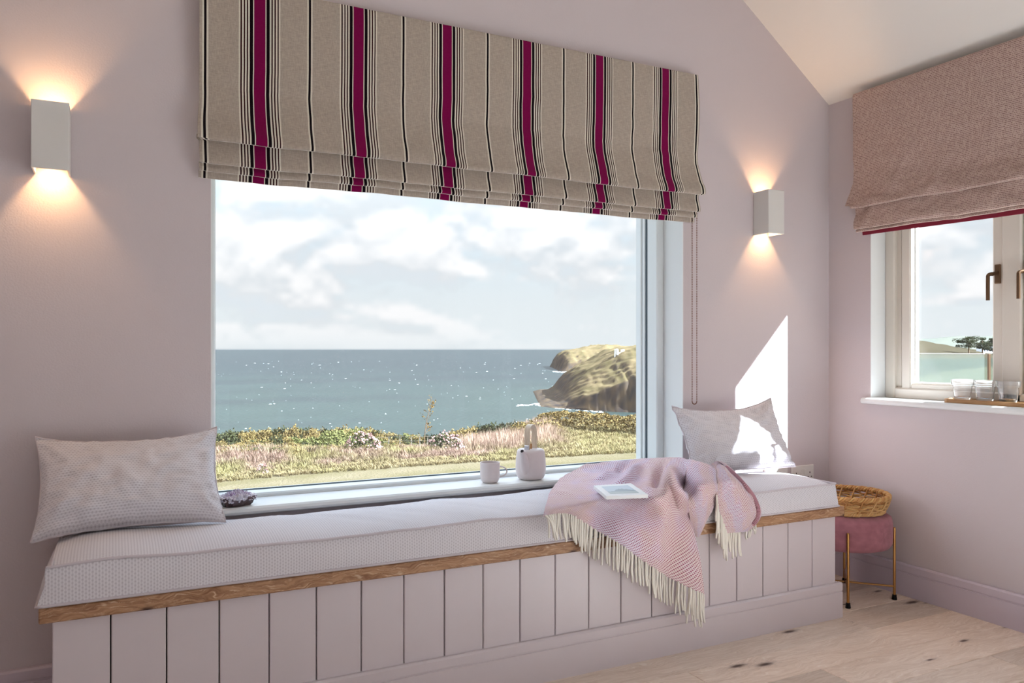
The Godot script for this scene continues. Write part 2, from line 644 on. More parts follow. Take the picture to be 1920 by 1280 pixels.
# ---------------------------------------------------------------- sky
func sky_panorama() -> ImageTexture:
	var warp := noise(101, 0.55, 3)
	var big := noise(102, 0.42, 5)
	var fluff := noise(103, 1.6, 5)
	var cell := noise(104, 4.5, 4)
	var body := func(d: Vector3) -> float:
		# heaped clouds: broad banks broken into puffs, flatter towards the horizon
		var e := maxf(d.y, 0.0)
		var lift := 3.4 / (1.0 + e * 5.0)
		var p := Vector3(d.x, e * lift, d.z) * (2.9 / (0.42 + e))
		var q := p + Vector3(warp.get_noise_3dv(p * 0.9), warp.get_noise_3dv(p * 0.9 + Vector3(9, 3, 5)) * 0.6, warp.get_noise_3dv(p * 0.9 + Vector3(40, 0, 7))) * 0.55
		return big.get_noise_3dv(q * 0.62) * 0.9 + fluff.get_noise_3dv(q * 0.62) * 0.62 + cell.get_noise_3dv(q) * 0.17
	var shade := func(d: Vector3) -> Color:
		var e := maxf(d.y, 0.0)
		var c: float = body.call(d)
		var above: float = body.call((d + Vector3(0, 0.016 + 0.05 * e, 0)).normalized())
		var cover := smoothstep(-0.20, 0.12, c + 0.04)
		# tops towards the light are white, undersides grey
		var relief := clampf((c - above) * 2.6, -1.0, 1.0)
		var air := Color(0.80, 0.865, 0.895).lerp(Color(0.60, 0.75, 0.86), smoothstep(0.02, 0.22, e))
		air = air.lerp(Color(0.36, 0.55, 0.78), smoothstep(0.25, 0.95, e))
		var lit := Color(0.985, 0.99, 1.0)
		var grey := Color(0.665, 0.72, 0.765)
		var cl := grey.lerp(lit, clampf(0.52 + relief * 0.95 - smoothstep(0.25, 0.7, c) * 0.25, 0.0, 1.0))
		var k := cover * smoothstep(-0.02, 0.05, e)
		# sky brightened overhead, above the view, to light the window seat
		var up := 1.0 + 3.6 * smoothstep(0.05, 0.8, e)
		var out := air.lerp(cl, k * 0.94)
		return Color(out.r * up, out.g * up, out.b * up)
	var w := 1024
	var h := 512
	var data := PackedFloat32Array()
	data.resize(w * h * 3)
	for y in h:
		var el := (0.5 - (y + 0.5) / h) * PI
		for x in w:
			var c := Color(0.62, 0.68, 0.70)
			if el > -0.02:
				var an := ((x + 0.5) / w - 0.5) * TAU
				c = shade.call(Vector3(sin(an) * cos(el), sin(el), -cos(an) * cos(el)))
			var k := (y * w + x) * 3
			data[k] = c.r
			data[k + 1] = c.g
			data[k + 2] = c.b
	var im := Image.create_from_data(w, h, false, Image.FORMAT_RGBF, data.to_byte_array())
	im.resize(4096, 2048, Image.INTERPOLATE_CUBIC)
	# the same sky, sampled finer where clouds are looked at closely
	var x0 := int((0.5 - 38.0 / 360.0) * 4096)
	var x1 := int((0.5 + 82.0 / 360.0) * 4096)
	var y0 := int((0.5 - 18.0 / 180.0) * 2048)
	var bw := x1 - x0
	var bh := 1024 - y0
	var part := PackedFloat32Array()
	part.resize(bw * bh * 3)
	for y in bh:
		var el := (0.5 - (y0 + y + 0.5) / 2048.0) * PI
		for x in bw:
			var an := ((x0 + x + 0.5) / 4096.0 - 0.5) * TAU
			var c: Color = shade.call(Vector3(sin(an) * cos(el), sin(el), -cos(an) * cos(el)))
			var k := (y * bw + x) * 3
			part[k] = c.r
			part[k + 1] = c.g
			part[k + 2] = c.b
	var pim := Image.create_from_data(bw, bh, false, Image.FORMAT_RGBF, part.to_byte_array())
	im.blit_rect(pim, Rect2i(0, 0, bw, bh), Vector2i(x0, y0))
	return ImageTexture.create_from_image(im)

# ---------------------------------------------------------------- build
func _ready() -> void:
	rng.seed = 20240607
	var a := deg_to_rad(TURN)
	fwd = Vector3(sin(a), 0, -cos(a))
	rgt = Vector3(cos(a), 0, sin(a))

	# camera: level, the lens shifted up a little
	var cam := Camera3D.new()
	cam.name = "camera"
	add_child(cam)
	cam.position = EYE
	cam.rotation = Vector3(0, -a, 0)
	cam.near = 0.05
	cam.far = 120000.0
	cam.set_frustum(2.0 * 640.0 / FOCAL * 0.05, Vector2(0, 14.0 / FOCAL * 0.05), 0.05, 120000.0)
	cam.current = true

	# sky, sun, exposure
	var env := Environment.new()
	env.background_mode = Environment.BG_SKY
	var sky := Sky.new()
	var pano := PanoramaSkyMaterial.new()
	pano.panorama = sky_panorama()
	sky.sky_material = pano
	env.sky = sky
	env.background_energy_multiplier = SKY_STRENGTH
	env.tonemap_mode = Environment.TONE_MAPPER_LINEAR
	env.tonemap_exposure = EXPOSURE
	env.sdfgi_enabled = true
	env.ssao_enabled = true
	env.ssil_enabled = true
	var we := WorldEnvironment.new()
	we.name = "world"
	we.environment = env
	add_child(we)
	var sun := DirectionalLight3D.new()
	sun.name = "sun"
	add_child(sun)
	sun.look_at_from_position(Vector3(1.06, 1.12, 1.0) * 10.0, Vector3.ZERO)
	sun.light_color = Color(0.90, 0.96, 1.0)
	sun.light_energy = SUN_ENERGY
	sun.light_angular_distance = 0.53
	sun.shadow_enabled = true

	make_materials()
	build_shell()
	build_gable_window()
	build_side_window()
	build_garden_doors()
	build_floor()
	build_bench()
	build_cushion()
	build_striped_blind()
	build_plain_blind()
	build_lamps()
	build_pillows()
	build_blanket()
	build_sill_things()
	build_stool()
	build_sockets()
	build_tray()
	build_outside()

const SKY_STRENGTH := 0.76
const EXPOSURE := 1.34
const SUN_ENERGY := 8.5

func roof_y(x: float) -> float:
	return EAVE + PITCH * (-x if x > RIDGE_X else x - ROOM_L)

# ---------------------------------------------------------------- room shell
func wall_prism(b: MB, pts: Array, z0: float, z1: float) -> void:
	var p := []
	for q in pts:
		p.append(Vector3(q[0], q[1], 0))
	b.prism(p, Vector3(0, 0, z0), Vector3(0, 0, z1))

const WIN_L := -2.878
const WIN_R := -0.908
const WIN_B := 0.545
const WIN_T := 2.12
const W2_A := 0.241          # side window opening along z
const W2_B := 1.40
const W2_BOT := 0.843
const W2_TOP := 1.98
const DOOR_A := 2.25
const DOOR_B := 4.7
const DOOR_T := 2.12

func build_shell() -> void:
	var wm: Material = mats.wall_paint
	var b := MB.new()
	var t := -WALL_T
	var lx := ROOM_L - WALL_T
	wall_prism(b, [[lx, -0.3], [WIN_L, -0.3], [WIN_L, roof_y(WIN_L) + 0.1], [ROOM_L, EAVE + 0.1], [lx, EAVE + 0.1 + PITCH * t]], t, 0.0)
	wall_prism(b, [[WIN_R, -0.3], [WALL_T, -0.3], [WALL_T, EAVE - PITCH * WALL_T + 0.1], [WIN_R, roof_y(WIN_R) + 0.1]], t, 0.0)
	wall_prism(b, [[WIN_L, -0.3], [WIN_R, -0.3], [WIN_R, WIN_B], [WIN_L, WIN_B]], t, 0.0)
	wall_prism(b, [[WIN_L, WIN_T], [WIN_R, WIN_T], [WIN_R, roof_y(WIN_R) + 0.1], [RIDGE_X, roof_y(RIDGE_X) + 0.1], [WIN_L, roof_y(WIN_L) + 0.1]], t, 0.0)
	structure("wall_back", "dusky pink plastered gable wall around the big sea-view window", "wall", b, wm)

	b = MB.new()      # right wall with the side window and the balcony doors
	var zt := ROOM_D + WALL_T
	b.box(Vector3(0, -0.3, 0), Vector3(WALL_T, EAVE - 0.1, W2_A))
	b.box(Vector3(0, -0.3, W2_A), Vector3(WALL_T, W2_BOT, W2_B))
	b.box(Vector3(0, W2_TOP, W2_A), Vector3(WALL_T, EAVE - 0.1, W2_B))
	b.box(Vector3(0, -0.3, W2_B), Vector3(WALL_T, EAVE - 0.1, DOOR_A))
	b.box(Vector3(0, DOOR_T, DOOR_A), Vector3(WALL_T, EAVE - 0.1, DOOR_B))
	b.box(Vector3(0, -0.3, DOOR_B), Vector3(WALL_T, EAVE - 0.1, zt))
	b.prism([Vector3(0, EAVE - 0.1, 0), Vector3(WALL_T, EAVE - 0.1, 0), Vector3(WALL_T, EAVE - PITCH * WALL_T + 0.05, 0), Vector3(0, EAVE + 0.05, 0)], Vector3(0, 0, 0), Vector3(0, 0, zt))
	structure("wall_right", "dusky pink side wall with the casement window", "wall", b, wm)

	b = MB.new()
	b.box(Vector3(lx, -0.3, 0), Vector3(ROOM_L, EAVE - 0.05, zt))
	structure("wall_left", "plain dusky pink wall left of the window seat", "wall", b, wm)

	b = MB.new()      # rear gable, unseen, with a glazed opening added to light the room
	var g := ROOM_D
	wall_prism(b, [[ROOM_L, -0.3], [REAR_L, -0.3], [REAR_L, roof_y(REAR_L) + 0.1], [ROOM_L, EAVE + 0.1]], g, zt)
	wall_prism(b, [[REAR_R, -0.3], [0, -0.3], [0, EAVE + 0.1], [REAR_R, roof_y(REAR_R) + 0.1]], g, zt)
	wall_prism(b, [[REAR_L, REAR_T], [REAR_R, REAR_T], [REAR_R, roof_y(REAR_R) + 0.1], [RIDGE_X, roof_y(RIDGE_X) + 0.1], [REAR_L, roof_y(REAR_L) + 0.1]], g, zt)
	structure("wall_rear", "dusky pink gable wall facing the window seat", "wall", b, wm)

	# vaulted ceiling: two slopes, the right one carried out as the eave over the balcony
	b = MB.new()
	var th := 0.2
	var ex := 0.36
	var z0 := -0.35
	var z1 := ROOM_D + 0.6
	b.prism([Vector3(RIDGE_X, roof_y(RIDGE_X), 0), Vector3(ex, EAVE - PITCH * ex, 0), Vector3(ex, EAVE - PITCH * ex + th, 0), Vector3(RIDGE_X, roof_y(RIDGE_X) + th * 1.25, 0)], Vector3(0, 0, z0), Vector3(0, 0, z1))
	var lex := ROOM_L - 0.36
	b.prism([Vector3(lex, EAVE - PITCH * 0.36, 0), Vector3(RIDGE_X, roof_y(RIDGE_X), 0), Vector3(RIDGE_X, roof_y(RIDGE_X) + th * 1.25, 0), Vector3(lex, EAVE - PITCH * 0.36 + th, 0)], Vector3(0, 0, z0), Vector3(0, 0, z1))
	structure("ceiling", "warm white vaulted ceiling sloping up from the side wall", "ceiling", b, mats.ceiling_paint)

	b = MB.new()
	var gy := EAVE - PITCH * 0.36
	b.box(Vector3(0.362, gy - 0.024, z0), Vector3(0.46, gy + 0.08, z1), 0.02)
	var gut := obj("gutter", b, mats.gutter)
	tag(gut, "dark gutter along the eave above the balcony", "gutter")

	# skirting boards: a tall board with a bead groove under its top
	skirting("baseboard_right", Vector3(0, 0, 0), Vector3(0, 0, DOOR_A - 0.08), Vector3(-1, 0, 0), "mauve painted skirting board along the side wall")
	skirting("baseboard_back", Vector3(ROOM_L, 0, 0), Vector3(-3.325, 0, 0), Vector3(0, 0, 1), "mauve painted skirting board left of the window seat")
	skirting("baseboard_back", Vector3(-0.52, 0, 0), Vector3(-0.02, 0, 0), Vector3(0, 0, 1), "short mauve skirting board behind the velvet stool")
	skirting("baseboard_left", Vector3(ROOM_L, 0, 0.02), Vector3(ROOM_L, 0, ROOM_D), Vector3(1, 0, 0), "mauve painted skirting board along the left wall")

	# added unseen pier, there only to keep sun off the casement's far half
	b = MB.new()
	b.box(Vector3(WALL_T, -0.04, 1.42), Vector3(0.56, 2.0, 1.62), 0.01)
	var sun_block := obj("wall_sun_blocker", b, mats.render_wall)
	tag(sun_block, "unseen white pier added between casement and balcony doors to block the sun", "wall", "", "structure")

const REAR_L := -2.75
const REAR_R := -1.55
const REAR_T := 2.12

func skirting(called: String, p0: Vector3, p1: Vector3, out: Vector3, label: String) -> void:
	var prof := [[0.0, 0.0], [0.020, 0.0], [0.020, 0.101], [0.0165, 0.103], [0.0165, 0.107], [0.020, 0.109], [0.020, 0.136], [0.014, 0.142], [0.0, 0.142]]
	var pts := []
	for q in prof:
		pts.append(out * q[0] + Vector3.UP * q[1])
	var b := MB.new()
	b.prism(pts, p0, p1)
	structure(called, label, "skirting board", b, mats.skirting_paint)

# ---------------------------------------------------------------- windows
func frame_ring(b: MB, a0: float, a1: float, y0: float, y1: float, w: float, d0: float, d1: float, along_x: bool, bev := 0.004) -> void:
	# four bars of width w round the opening a0..a1, y0..y1, from depth d0 to d1
	for r in [[a0, a0 + w, y0, y1], [a1 - w, a1, y0, y1], [a0 + w, a1 - w, y0, y0 + w], [a0 + w, a1 - w, y1 - w, y1]]:
		if along_x:
			b.box(Vector3(r[0], r[2], minf(d0, d1)), Vector3(r[1], r[3], maxf(d0, d1)), bev)
		else:
			b.box(Vector3(minf(d0, d1), r[2], r[0]), Vector3(maxf(d0, d1), r[3], r[1]), bev)

func build_gable_window() -> void:
	var w := structure("window_1", "wide fixed picture window looking out over the sea", "window")
	var sill_y := 0.572
	var b := MB.new()      # plastered, painted lining of the opening
	b.box(Vector3(WIN_L, sill_y, -0.135), Vector3(WIN_L + 0.004, WIN_T, 0.0))
	b.box(Vector3(WIN_R - 0.004, sill_y, -0.135), Vector3(WIN_R, WIN_T, 0.0))
	b.box(Vector3(WIN_L, WIN_T - 0.004, -0.135), Vector3(WIN_R, WIN_T, 0.0))
	obj("reveal_lining", b, mats.white_gloss, w)
	b = MB.new()      # white timber frame, its inner edge only just in front of the glass
	frame_ring(b, WIN_L - 0.012, WIN_R, WIN_B, WIN_T, 0.042, -0.135, -0.212, true, 0.005)
	obj("frame", b, mats.white_frame, w)
	b = MB.new()
	frame_ring(b, WIN_L + 0.012, WIN_R - 0.024, WIN_B + 0.024, WIN_T - 0.024, 0.022, -0.212, -0.2175, true, 0.001)
	obj("gasket", b, mats.gasket, w)
	b = MB.new()
	frame_ring(b, WIN_L - 0.012, WIN_R, WIN_B - 0.005, WIN_T, 0.049, -0.2185, -0.2380, true, 0.002)
	frame_ring(b, WIN_L - 0.008, WIN_R - 0.004, WIN_B - 0.02, WIN_T, 0.049, -0.243, -0.285, true, 0.004)
	obj("outer_frame", b, mats.white_frame, w)
	obj("pane", pane_mesh(Vector3(WIN_L + 0.03, WIN_B + 0.03, -0.2395), Vector3(WIN_R - 0.03, WIN_T - 0.03, -0.2395)), mats.pane, w)
	b = MB.new()      # sill board with a rounded nose
	sill_profile(b, [[-0.20, 0.545], [0.026, 0.545], [0.033, 0.549], [0.036, 0.557], [0.034, 0.566], [0.027, 0.572], [-0.20, 0.572]], WIN_L + 0.002, WIN_R - 0.002, true)
	obj("sill", b, mats.white_gloss, w)

func pane_mesh(lo: Vector3, hi: Vector3) -> MB:
	var b := MB.new()
	if absf(hi.z - lo.z) < 1e-5:
		b.poly([lo, Vector3(hi.x, lo.y, lo.z), hi, Vector3(lo.x, hi.y, lo.z)], [], Vector3(0, 0, 1))
	else:
		b.poly([lo, Vector3(lo.x, lo.y, hi.z), hi, Vector3(lo.x, hi.y, lo.z)], [], Vector3(-1, 0, 0))
	return b

func sill_profile(b: MB, prof: Array, a0: float, a1: float, along_x: bool) -> void:
	var pts := []
	for q in prof:
		pts.append(Vector3(0, q[1], q[0]) if along_x else Vector3(-q[0], q[1], 0))
	var d := Vector3(1, 0, 0) if along_x else Vector3(0, 0, 1)
	b.prism(pts, d * a0, d * a1)

func build_side_window() -> void:
	var w := structure("window_2", "cream timber casement window with two sashes in the side wall", "window")
	var b := MB.new()
	b.box(Vector3(0.0, 0.872, W2_A), Vector3(0.097, W2_TOP, W2_A + 0.004))
	b.box(Vector3(0.0, 0.872, W2_B - 0.004), Vector3(0.097, W2_TOP, W2_B))
	b.box(Vector3(0.0, W2_TOP - 0.004, W2_A), Vector3(0.097, W2_TOP, W2_B))
	obj("reveal_lining", b, mats.white_gloss, w)
	b = MB.new()
	sill_profile(b, [[-0.20, 0.843], [0.024, 0.843], [0.031, 0.847], [0.034, 0.857], [0.031, 0.867], [0.024, 0.872], [-0.20, 0.872]], W2_A - 0.028, W2_B + 0.028, false)
	obj("sill", b, mats.white_gloss, w)
	var y0 := 0.868
	b = MB.new()      # outer frame: a jamb either side of the mullion, rounded to the room
	frame_ring(b, W2_A, W2_B, y0, W2_TOP, 0.052, 0.097, 0.20, false, 0.006)
	b.box(Vector3(0.097, y0, 0.792), Vector3(0.20, W2_TOP, 0.872), 0.006)
	frame_ring(b, W2_A, 0.83, y0, W2_TOP, 0.078, 0.118, 0.20, false, 0.004)
	frame_ring(b, 0.83, W2_B, y0, W2_TOP, 0.078, 0.118, 0.20, false, 0.004)
	obj("frame", b, mats.cream_frame, w)
	for k in 2:
		var a0 := 0.322 if k == 0 else 0.875
		var a1 := 0.796 if k == 0 else 1.32
		b = MB.new()
		frame_ring(b, a0, a1, 0.890, W2_TOP - 0.07, 0.048, 0.106, 0.16, false, 0.006)
		var sash := obj("sash", b, mats.cream_frame, w)
		obj("pane", pane_mesh(Vector3(0.148, 0.93, a0 + 0.04), Vector3(0.148, W2_TOP - 0.11, a1 - 0.04)), mats.pane, sash)
		b = MB.new()
		frame_ring(b, a0 + 0.046, a1 - 0.046, 0.936, W2_TOP - 0.116, 0.008, 0.138, 0.16, false, 0.001)
		obj("glazing_bead", b, mats.white_frame, sash)
		# lever handle on the stile beside the mullion
		var hz := a1 - 0.022 if k == 0 else a0 + 0.022
		b = MB.new()
		b.box(Vector3(0.098, 1.37, hz - 0.013), Vector3(0.107, 1.45, hz + 0.013), 0.003)
		b.tube([Vector3(0.103, 1.415, hz), Vector3(0.062, 1.408, hz)], 0.008, 8)
		b.tube(smooth_path([Vector3(0.064, 1.410, hz), Vector3(0.050, 1.404, hz - 0.006), Vector3(0.046, 1.385, hz - 0.006), Vector3(0.046, 1.30, hz - 0.006)], 4), 0.0075, 8)
		obj("handle", b, mats.bronze, sash)

func build_garden_doors() -> void:
	var w := structure("door_1", "glazed sliding doors to the balcony", "door")
	var mid := (DOOR_A + DOOR_B) / 2.0
	for k in 2:
		var a0 := DOOR_A if k == 0 else mid - 0.03
		var a1 := mid + 0.03 if k == 0 else DOOR_B
		var dx := 0.12 if k == 0 else 0.17
		var b := MB.new()
		frame_ring(b, a0, a1, 0.0, DOOR_T, 0.06, dx, dx + 0.045, false)
		var leaf := obj("door_leaf", b, mats.white_frame, w)
		obj("pane", pane_mesh(Vector3(dx + 0.02, 0.06, a0 + 0.06), Vector3(dx + 0.02, DOOR_T - 0.06, a1 - 0.06)), mats.pane, leaf)
	var r := structure("door_2", "tall glazed doors added out of view in the rear gable for fill light", "door")  # rear doors are added, a source of fill daylight out of view
	var b2 := MB.new()
	frame_ring(b2, REAR_L, REAR_R, 0.0, REAR_T, 0.06, ROOM_D + 0.1, ROOM_D + 0.15, true)
	b2.box(Vector3((REAR_L + REAR_R) / 2.0 - 0.05, 0.06, ROOM_D + 0.1), Vector3((REAR_L + REAR_R) / 2.0 + 0.05, REAR_T - 0.06, ROOM_D + 0.15))
	obj("door_frame", b2, mats.white_frame, r)
	obj("pane", pane_mesh(Vector3(REAR_L + 0.06, 0.06, ROOM_D + 0.12), Vector3(REAR_R - 0.06, REAR_T - 0.06, ROOM_D + 0.12)), mats.pane, r)

# ---------------------------------------------------------------- floor
func build_floor() -> void:
	var fl := structure("floor", "wide pale oak floorboards with dark knots", "floor")
	var b := MB.new()
	b.box(Vector3(ROOM_L - WALL_T, -0.3, -WALL_T), Vector3(WALL_T, -0.0145, ROOM_D + WALL_T))
	obj("subfloor", b, mats.dark_gap, fl)
	var r := RandomNumberGenerator.new()
	r.seed = 77
	var w := 0.1875
	var z := 0.653 - 4 * w
	var row := 0
	while z < ROOM_D:
		var z0 := maxf(z, 0.0)
		var z1 := minf(z + w, ROOM_D)
		# joints measured on the two boards seen best, else staggered
		var x := ROOM_L
		var joints := []
		if row == 3:
			joints = [-2.36, -0.50]
		elif row == 5:
			joints = [-2.85, -0.995]
		elif row == 4:
			joints = [-3.1, -1.42]
		else:
			var q := ROOM_L + r.randf_range(0.4, 1.8)
			while q < -0.25:
				joints.append(q)
				q += 1.86
		joints.append(0.0)
		for j in joints:
			if z1 - z0 > 0.01:
				plank(fl, x, j, z0, z1, r)
			x = j
		z += w
		row += 1
	# added rug, out of view, bouncing neutral daylight into the room
	var rug := thing("bounce_rug", "large pale grey rug added out of view by the balcony doors to bounce light", "rug", Vector3(-1.95, 0.0, 3.35))
	b = MB.new()
	b.box(Vector3(-1.6, 0.0005, -1.25), Vector3(1.6, 0.014, 1.45), 0.005)
	obj("pile", b, mats.bounce_rug_wool, rug)
	for s in [-1.0, 1.0]:
		b = MB.new()
		b.box(Vector3(minf(s * 1.6, s * 1.64), 0.0005, -1.25), Vector3(maxf(s * 1.6, s * 1.64), 0.006, 1.45), 0.002)
		obj("fringe", b, mats.yarn, rug)

func plank(fl: Node3D, x0: float, x1: float, z0: float, z1: float, r: RandomNumberGenerator) -> void:
	var b := MB.new()
	var g := 0.0009
	var bev := 0.0016
	var lo := Vector3(x0 + g, -0.014, z0 + g)
	var hi := Vector3(x1 - g, 0.0, z1 - g)
	b.box(lo, hi, bev)
	# texture coordinates: 2 m along the board, one of five strips across
	var s := r.randi_range(0, 4)
	var off := r.randf()
	for i in b.v.size():
		var p := b.v[i]
		b.uv[i] = Vector2(off + (p.x - x0) / 2.0, (s + 0.04 + 0.92 * clampf((p.z - z0) / 0.1875, 0.0, 1.0)) / 5.0)
	obj("plank", b, mats.floor_oak, fl)

# ---------------------------------------------------------------- window seat
const BENCH_L := -3.315
const BENCH_R := -0.497

func build_bench() -> void:
	var t := thing("window_seat", "long mauve boarded window seat with an oak top below the picture window", "bench", Vector3(0, 0, 0))
	var b := MB.new()
	b.box(Vector3(BENCH_L + 0.03, 0.0, 0.0), Vector3(BENCH_R - 0.04, 0.417, 0.476))
	obj("carcass", b, mats.dark_gap, t)
	# upright boards with open V joints along the front and the right end
	var x := -3.305
	var r := RandomNumberGenerator.new()
	r.seed = 5
	while x < -0.56:
		var x1 := minf(x + 0.1326, -0.520)
		if -0.520 - x1 < 0.03:
			x1 = -0.520
		b = MB.new()
		b.box(Vector3(x + 0.0016, 0.10, 0.474), Vector3(x1 - 0.0016, 0.4168, 0.4920 + r.randf_range(-0.0005, 0.0005)), 0.0022)
		obj("panel_board", b, mats.panel_paint, t)
		x = x1
	var z := 0.478
	while z > 0.02:
		var z1 := maxf(z - 0.1326, 0.0)
		b = MB.new()
		b.box(Vector3(-0.538, 0.10, z1 + 0.0016), Vector3(-0.5205, 0.4168, z - 0.0016), 0.0022)
		obj("panel_board", b, mats.panel_paint, t)
		z = z1
	z = 0.478
	while z > 0.02:
		var z1 := maxf(z - 0.1326, 0.0)
		b = MB.new()
		b.box(Vector3(-3.3045, 0.10, z1 + 0.0016), Vector3(-3.287, 0.4168, z - 0.0016), 0.0022)
		obj("panel_board", b, mats.panel_paint, t)
		z = z1
	# plinth like the skirting, mitred round the corner
	for f in [[Vector3(-3.323, 0, 0.488), Vector3(-0.498, 0, 0.488), Vector3(0, 0, 1)], [Vector3(-0.518, 0, 0.003), Vector3(-0.518, 0, 0.4878), Vector3(1, 0, 0)], [Vector3(-3.303, 0, 0.003), Vector3(-3.303, 0, 0.4878), Vector3(-1, 0, 0)]]:
		var pts := []
		for q in [[0.0, 0.0], [0.020, 0.0], [0.020, 0.104], [0.0165, 0.106], [0.0165, 0.110], [0.020, 0.112], [0.020, 0.137], [0.014, 0.143], [0.0, 0.143]]:
			pts.append(f[2] * q[0] + Vector3.UP * q[1])
		b = MB.new()
		b.prism(pts, f[0], f[1])
		obj("plinth", b, mats.panel_paint, t)
	# oak seat board
	b = MB.new()
	b.box(Vector3(-3.332, 0.417, 0.002), Vector3(-0.491, 0.4555, 0.512), 0.003)
	for i in b.v.size():
		var p := b.v[i]
		var n := b.n[i]
		if absf(n.y) > 0.8:
			b.uv[i] = Vector2(p.x / 1.3, p.z * 2.4)
		elif absf(n.x) > 0.8:
			b.uv[i] = Vector2(p.z / 1.3, p.y * 6.0 + 0.4)
		else:
			b.uv[i] = Vector2(p.x / 1.3, p.y * 6.0 + 0.1)
	obj("seat_board", b, mats.seat_oak, t)

# ---------------------------------------------------------------- long seat cushion
const CU_L := -3.337
const CU_R := -0.525
const CU_Z0 := 0.052
const CU_Z1 := 0.512
const CU_B := 0.4565

var cu_noise := noise(201, 1.1, 3)

func cushion_edge(x: float) -> float:
	# height of the piped top edge: it rolls a little along the length
	return 0.553 + cu_noise.get_noise_1d(x * 1.3) * 0.010 + 0.004 * sin(x * 3.1)

func cushion_top(x: float, z: float) -> float:
	var q := (z - CU_Z0) / (CU_Z1 - CU_Z0)
	var y := cushion_edge(x) + 0.020 * pow(maxf(0.0, 1.0 - pow(absf(2.0 * q - 1.0), 2.6)), 0.75)
	y -= 0.015 * smoothstep(0.55, 0.0, q)      # the back edge is sat down below the sill
	# creases pressed across the cushion where someone sat
	for c in [[-2.34, 0.20, 0.55], [-2.16, 0.22, 0.5], [-1.98, 0.25, 0.6], [-1.80, 0.2, 0.8], [-2.55, 0.3, 0.3]]:
		var d: float = (x - c[0]) - (z - 0.28) * 0.9
		y -= 0.0032 * exp(-pow(d / 0.022, 2.0)) * exp(-pow((z - 0.28) / c[1], 2.0)) - 0.002 * exp(-pow((d - 0.035) / 0.025, 2.0)) * exp(-pow((z - 0.28) / c[1], 2.0))
	return y + cu_noise.get_noise_2d(x * 4.0, z * 4.0) * 0.003

func build_cushion() -> void:
	var t := thing("seat_cushion", "long pale box cushion with piped edges covering the window seat", "cushion")
	var b := MB.new()
	var nx := 150
	var xa := func(a: float, y: float) -> float:
		var lean := clampf((y - CU_B) / 0.1, 0.0, 1.0)
		return lerpf(CU_L + 0.032 * lean, CU_R - 0.012 * lean, a)
	# top
	b.grid(nx, 22, func(a: float, q: float) -> Vector3:
		var x: float = xa.call(a, 0.556)
		var z := lerpf(CU_Z1 - 0.008, CU_Z0 + 0.006, q)
		var y := cushion_top(x, z)
		var e := minf(a, 1.0 - a) * 2.8
		y -= 0.014 * pow(maxf(0.0, 1.0 - e / 0.10), 2.0)
		return Vector3(x, y, z), func(a: float, q: float) -> Vector2: return Vector2(q * 0.47, a * 2.8))
	# boxing: front, back and both ends
	var side := func(p0: Vector2, p1: Vector2, bulge: Vector2, nseg: int) -> void:
		b.grid(nseg, 8, func(a: float, q: float) -> Vector3:
			var c := p0.lerp(p1, a)
			var ye := cushion_edge(c.x) - 0.015 * smoothstep(0.55, 0.0, (c.y - CU_Z0) / (CU_Z1 - CU_Z0))
			var y := lerpf(CU_B, ye, q)
			var lean := q
			var bl := 0.008 * sin(q * PI) * clampf(minf(a, 1.0 - a) * p0.distance_to(p1) / 0.05, 0.0, 1.0) * (1.0 + cu_noise.get_noise_2d(c.x * 5.0, c.y * 5.0 + q) * 0.6)
			var x := c.x + (0.032 * lean if c.x < -3.33 else 0.0) - (0.012 * lean if c.x > -0.527 else 0.0)
			return Vector3(x + bulge.x * bl, y, c.y + bulge.y * bl - (0.008 * q if c.y > 0.5 else 0.0)), func(a: float, q: float) -> Vector2: return Vector2(q * 0.1, a * p0.distance_to(p1)))
	side.call(Vector2(CU_L, CU_Z1), Vector2(CU_R, CU_Z1), Vector2(0, 1), 150)
	side.call(Vector2(CU_R, CU_Z1), Vector2(CU_R, CU_Z0), Vector2(1, 0), 12)
	side.call(Vector2(CU_R, CU_Z0), Vector2(CU_L, CU_Z0), Vector2(0, -1), 60)
	side.call(Vector2(CU_L, CU_Z0), Vector2(CU_L, CU_Z1), Vector2(-1, 0), 12)
	b.poly([Vector3(CU_L, CU_B, CU_Z0), Vector3(CU_R, CU_B, CU_Z0), Vector3(CU_R, CU_B, CU_Z1), Vector3(CU_L, CU_B, CU_Z1)], [], Vector3.DOWN)
	obj("cover", b, mats.diamond_cloth, t)
	for k in 2:
		var pts := []
		for s in [[Vector2(CU_L, CU_Z0), Vector2(CU_L, CU_Z1), 12], [Vector2(CU_L, CU_Z1), Vector2(CU_R, CU_Z1), 160], [Vector2(CU_R, CU_Z1), Vector2(CU_R, CU_Z0), 12]]:
			for i in int(s[2]):
				var c: Vector2 = (s[0] as Vector2).lerp(s[1], float(i) / s[2])
				var lx := 0.032 * clampf((CU_L + 0.02 - c.x) / 0.02, 0.0, 1.0) - 0.012 * clampf((c.x - CU_R + 0.02) / 0.02, 0.0, 1.0)
				if k == 0:
					pts.append(Vector3(c.x + lx, cushion_edge(c.x) + 0.001 - 0.015 * smoothstep(0.55, 0.0, (c.y - CU_Z0) / (CU_Z1 - CU_Z0)), c.y - (0.006 if c.y > 0.5 else 0.0)))
				else:
					pts.append(Vector3(c.x, CU_B + 0.0045, c.y + (0.001 if c.y > 0.5 else 0.0)))
		b = MB.new()
		b.tube(pts, 0.0040, 8)
		obj("piping", b, mats.piping, t)

# ---------------------------------------------------------------- roman blinds
func blind_curve(tiers: Array) -> Array:
	var p := []
	for q in tiers:
		p.append(Vector2(q[0], q[1]))
	return smooth_path(p, 4)

